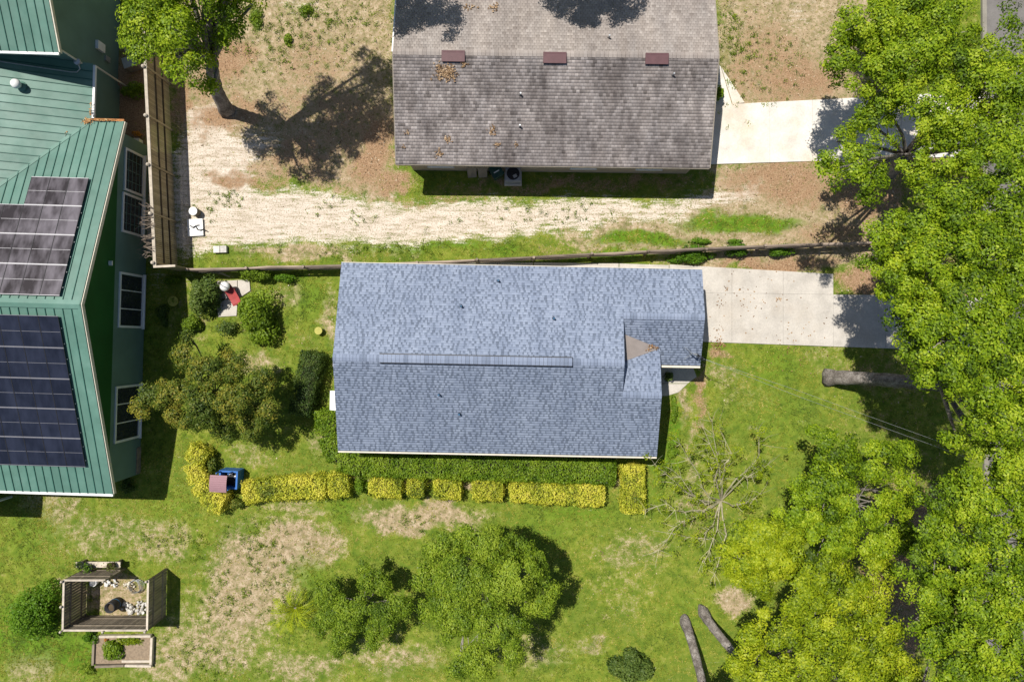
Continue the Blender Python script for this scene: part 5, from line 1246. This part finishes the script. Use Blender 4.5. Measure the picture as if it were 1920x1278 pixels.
# things under the neighbour's eave
ac = thing('air_conditioner', 'grey air conditioning unit on a pad below the brown-grey roof', 'air conditioner', G(962, 332))
part('pad', MB().box((0, 0, .05), (.92, .95, .1)), M['conc_pale'], ac)
cb = part('cabinet', MB().box((0, 0, .44), (.8, .8, .68)), M['steel'], ac)
part('fan_grille', MB().lathe((0, 0, .785), [(.34, 0), (.34, .02), (.3, .03), (.1, .03), (.01, .03)], 20), M['black'], ac)
part('fan_cap', MB().box((.1, -.14, .83), (.2, .16, .03), .5), M['steel'], ac)
for i in range(6): part('louvre', MB().box((0, -.415, .2 + i * .09), (.74, .02, .04)), M['steel'], cb)
bn = thing('wheeled_bin', 'dark green wheeled bin beside the air conditioning unit', 'bin', G(931, 329), math.radians(30))
part('body', MB()._add([(-.22, -.22, .05), (.22, -.22, .05), (.22, .22, .05), (-.22, .22, .05), (-.29, -.3, .95), (.29, -.3, .95), (.29, .3, .95), (-.29, .3, .95)], [(3, 2, 1, 0), (4, 5, 6, 7), (0, 1, 5, 4), (1, 2, 6, 5), (2, 3, 7, 6), (3, 0, 4, 7)]), M['darkgreen_bin'], bn)
part('lid', MB().box((0, 0, .985), (.62, .66, .06), tilt=(0, .05)), M['darkgreen_bin'], bn); part('handle', MB().box((0, -.05, 1.03), (.3, .05, .03)), M['white'], bn)
for s in (-1, 1): part('wheel', MB().tube([(s * .24, .26, .1), (s * .29, .26, .1)], .1, 12), M['black'], bn)
for i, (px, lab) in enumerate(((906, 'grey board leaning on the neighbour wall, nearer the green bin'), (886, 'grey board leaning on the neighbour wall, further from the green bin'))):
    b = thing('leaning_board', lab, 'board', G(px, 326), 0, 'boards leaning on the neighbour wall')
    part('board', MB().slab([(-.24, -.22, .04), (.22, -.18, .04), (.25, .3, 1.1), (-.27, .3, 1.1)], .05), M['cardboard'], b)
    part('batten', MB().slab([(-.25, .12, .80), (.24, .12, .80), (.24, .2, .96), (-.25, .2, .96)], .03), M['wood_grey'], b)

# service drop and the pole that carries it
c_, s_ = math.cos(main_TH), math.sin(main_TH)
m0 = np.array((main_o[0] + mast_l[0] * c_ - mast_l[1] * s_ + .45, main_o[1] + mast_l[0] * s_ + mast_l[1] * c_ - .25, mast_l[2] + .8))
m1 = W(2110, 958, 7.0)
po = thing('utility_pole', 'wooden utility pole under the street oaks carrying the power line', 'pole', (m1[0], m1[1], 0))
part('post', MB().tube([(0, 0, -.3), (0, 0, 4), (0, 0, 8.2)], [.16, .14, .11], 10), M['wood_rail'], po, True)
part('crossarm', MB().box((0, 0, 7.4), (.12, 1.6, .12)), M['wood_rail'], po)
for y in (-.7, 0, .7): part('insulator', MB().lathe((0, y, 7.46), [(.05, 0), (.07, .08), (.04, .16), (.01, .17)], 8), M['steel'], po)
pl = thing('power_line', 'thin overhead power cables crossing the front lawn', 'cable', m0)
for k_off in (-.12, .12):
    pts = []
    for t in np.linspace(0, 1, 24):
        p = (m1 - m0) * t; p = p + np.array((.37, 1, 0)) * k_off * min(1, t * 4); p[2] -= .75 * 4 * t * (1 - t) * .5; pts.append(p)
    part('cable', MB().tube(pts, .006, 5), M['steel'], pl)

# ------------------------------------------------------------------ fallen leaves
def litter(name, label_mat, pts, size=.085, lift=.02):
    n = len(pts); nr = rng.normal(size=(n, 3)) * .35 + (0, 0, 1)
    o = link(name, quads(pts + (0, 0, lift), nr, size, .6, rng.random(n), name), label_mat); o['kind'] = 'stuff'; return o
M['fallen'] = leafmat('fallen_leaves', [(0, (.10, .05, .025, 1)), (.5, (.26, .14, .06, 1)), (1, (.42, .27, .13, 1))], .1)
pts = []
for px, py, n, r in ((1390, 555, 40, 60), (1360, 540, 8, 6), (1350, 570, 10, 10), (1350, 620, 12, 14), (1460, 560, 12, 8), (1500, 648, 60, 60), (1345, 645, 60, 14), (1450, 520, 25, 70)):
    a = rng.normal(size=(n, 2)) * r * .5; 
    for d in a: pts.append(G(px + d[0], py + d[1], .045))
litter('fallen_leaves', M['fallen'], np.array(pts), .10, .0)
pts = []
for px, py, n, rx, ry in ((836, 141, 260, 20, 14), (870, 125, 30, 6, 6), (838, 255, 25, 9, 6), (820, 280, 25, 7, 7), (922, 243, 22, 8, 7), (925, 235, 12, 3, 8), (968, 265, 10, 4, 5), (932, 265, 14, 7, 5), (760, 245, 10, 6, 6), (755, 270, 8, 6, 6), (925, 12, 30, 10, 8), (880, 10, 20, 18, 6)):
    for i in range(n):
        x, y = grey_TI(W(px + rng.normal(0, rx * .5), py + rng.normal(0, ry * .5), 3.75)); z = grey_z(y)
        pts.append(np.array((grey_o[0] + x * math.cos(grey_TH) - y * math.sin(grey_TH), grey_o[1] + x * math.sin(grey_TH) + y * math.cos(grey_TH), z + .03 + .03 * rng.random())))
litter('roof_leaves', M['orange'] if False else leafmat('roof_leaf_litter', [(0, (.13, .08, .045, 1)), (.5, (.27, .17, .09, 1)), (1, (.42, .30, .18, 1))], .1), np.array(pts), .12)
def ground_litter():
    n = 60000; px = rng.uniform(330, 1870, n); py = rng.uniform(-30, 1300, n); d, sa, l, u = fields(px, py)
    pr = np.clip(.5 * d + 1.1 * l - .5 * sa - .3 * u, 0.01, 1) * np.clip((fbm(px / 12, py / 12, 3) - .36) * 5, .04, 1)
    k = rng.random(n) < pr
    for p in ([(672, 515), (1285, 520), (1285, 690), (1205, 835), (670, 820)], [(765, -40), (1300, -40), (1296, 330), (768, 322)], [(1255, 498), (1562, 513), (1566, 550), (1846, 556), (1846, 662), (1335, 644), (1255, 640)], [(1295, 197), (1840, 170), (1840, 293), (1300, 310)]): k &= ~(poly_sd(px, py, p) > -3)
    pts = np.stack(((px[k] - 960) / S, (639 - py[k]) / S, (fbm(px[k] / 90, py[k] / 90) - .5) * .10 - .02), -1)
    nr = rng.normal(size=pts.shape) * .4 + (0, 0, 1)
    mt = leafmat('ground_leaf_litter', [(0, (.10, .06, .03, 1)), (.4, (.26, .17, .09, 1)), (.75, (.42, .31, .19, 1)), (1, (.6, .5, .37, 1))], .1)
    o = link('leaf_litter', quads(pts, nr, .10, .55, rng.random(len(pts)), 'leaf_litter'), mt); o['kind'] = 'stuff'
ground_litter()
pts = []
for px, py, n, rx, ry in ((165, 228, 60, 7, 5), (128, 254, 22, 5, 4), (172, 212, 20, 2, 12), (195, 226, 60, 22, 1.5)):
    for _ in range(n): pts.append(W(px + rng.normal(0, rx * .6), py + rng.normal(0, ry * .6), 3.05) + (0, 0, .06 + (.2 if px == 128 else 0)))
litter('valley_leaves', leafmat('valley_leaf_litter', [(0, (.2, .09, .03, 1)), (.6, (.42, .2, .06, 1)), (1, (.55, .4, .2, 1))], .1), np.array(pts), .11, .03)
# leaves caught in the cricket of the blue roof
pts = [W(1222 + rng.normal(0, 6), 651 + rng.normal(0, 3.5), 3.3) + (0, 0, .02) for _ in range(26)]
litter('cricket_leaves', M['fallen'], np.array(pts), .10)

# ------------------------------------------------------------------ grass and weeds
BLOCK = [[(672, 515), (1285, 520), (1285, 690), (1205, 835), (670, 820)], [(765, -20), (1300, -12), (1296, 330), (768, 322)], [(-200, 270), (268, 270), (258, 880), (-200, 880)], [(-200, -150), (222, -150), (226, 270), (-200, 270)],
         [(1255, 496), (1562, 513), (1566, 550), (1846, 556), (1846, 662), (1335, 644), (1255, 640)], [(1295, 197), (1840, 170), (1840, 293), (1300, 310)], [(1834, -300), (2200, -300), (2200, 1600), (1850, 1600)], [(1212, 688), (1300, 690), (1306, 706), (1272, 735), (1250, 742), (1212, 742)],
         [(402, 524), (470, 522), (470, 548), (446, 562), (446, 594), (404, 595)], [(838, 492), (1256, 494), (1256, 514), (838, 508)], [(178, 1190), (288, 1189), (288, 1246), (178, 1247)]]
def grass():
    n = 300000
    px = rng.uniform(-30, 1870, n); py = rng.uniform(-40, 1320, n)
    d, s, l, u = fields(px, py)
    patch = fbm(px / 9, py / 9, 3); big = fbm(px / 40 + 5, py / 40 + 9, 3)
    prob = np.clip(.95 - 1.6 * s - 1.1 * l - .95 * d + .9 * u, .02, 1)
    keep = rng.random(n) < prob * np.clip((patch - .28) * 3.2, .08, 1)
    keep &= ~((d > .3) & (patch < .52) & (u < .4))
    for p in BLOCK:
        q = np.array(p); bb = (px > q[:, 0].min()) & (px < q[:, 0].max()) & (py > q[:, 1].min()) & (py < q[:, 1].max())
        ins = np.zeros(n, bool); ins[bb] = poly_sd(px[bb], py[bb], p) > -2; keep &= ~ins
    px, py, d, u, patch, big = (a[keep] for a in (px, py, d, u, patch, big)); n = len(px)
    base = np.stack(((px - 960) / S, (639 - py) / S, np.zeros(n)), -1)
    base[:, 2] = (fbm(px / 90, py / 90) - .5) * .10 - .035
    V = []; T = []
    tt = .47 - u * .12 + d * .12 + (big - .5) * 1.0 + rng.normal(0, .15, n)
    for k in range(3):
        a = rng.uniform(0, 2 * np.pi, n); L = rng.uniform(.05, .10, n) * (1 + .5 * u); w = rng.uniform(.012, .022, n); h = rng.uniform(.025, .065, n) * (1 + .6 * u)
        dx, dy = np.cos(a), np.sin(a); o = rng.normal(0, .03, (n, 2))
        b0 = base + np.stack((o[:, 0] - dy * w, o[:, 1] + dx * w, np.zeros(n)), -1); b1 = base + np.stack((o[:, 0] + dy * w, o[:, 1] - dx * w, np.zeros(n)), -1)
        tip = base + np.stack((o[:, 0] + dx * L, o[:, 1] + dy * L, h), -1)
        V.append(np.stack((b0, b1, tip), 1)); T.append(tt + rng.normal(0, .12, n))
    V = np.concatenate(V).reshape(-1, 3); F = np.arange(len(V)).reshape(-1, 3)
    M['grass'] = leafmat('grass_blades', [(0, (.055, .10, .010, 1)), (.3, (.125, .18, .014, 1)), (.55, (.215, .25, .022, 1)), (.8, (.35, .33, .05, 1)), (1, (.48, .41, .14, 1))], .2, .7)
    o = link('grass', np_mesh('grass', V, F, np.clip(np.concatenate(T), 0, 1)), M['grass']); o['kind'] = 'stuff'
    return n
ng = grass()
def weeds():
    C = []
    for px, py, n, rx, ry in ((505, 1065, 70, 60, 70), (430, 1120, 45, 60, 70), (480, 1010, 30, 40, 30), (780, 975, 16, 60, 20), (600, 40, 150, 130, 60), (500, 90, 60, 80, 50), (400, 380, 14, 25, 20), (440, 370, 12, 20, 20), (650, 400, 14, 110, 30), (900, 420, 10, 120, 30), (330, 1010, 40, 80, 40), (1380, 90, 110, 40, 90), (1450, 120, 40, 60, 60), (1050, 395, 26, 120, 20), (380, 1240, 40, 60, 40), (700, 470, 40, 150, 10), (450, 20, 30, 60, 30)):
        a = rng.normal(size=(n, 2)) * .6
        for q in a: C.append(G(px + q[0] * rx, py + q[1] * ry, .03))
    C = np.array(C); c, nr, t = clump_cloud(C, rng.uniform(.04, .2, len(C)) ** 1.0, 20, .3, None, .55)
    c[:, 2] = np.maximum(c[:, 2], .01)
    o = link('low_weeds', quads(c, nr, .07, .55, t, 'low_weeds'), M['bush']); o['kind'] = 'stuff'
weeds()
print('grass tufts', ng, 'tris', sum(len(m.polygons) for m in bpy.data.meshes))
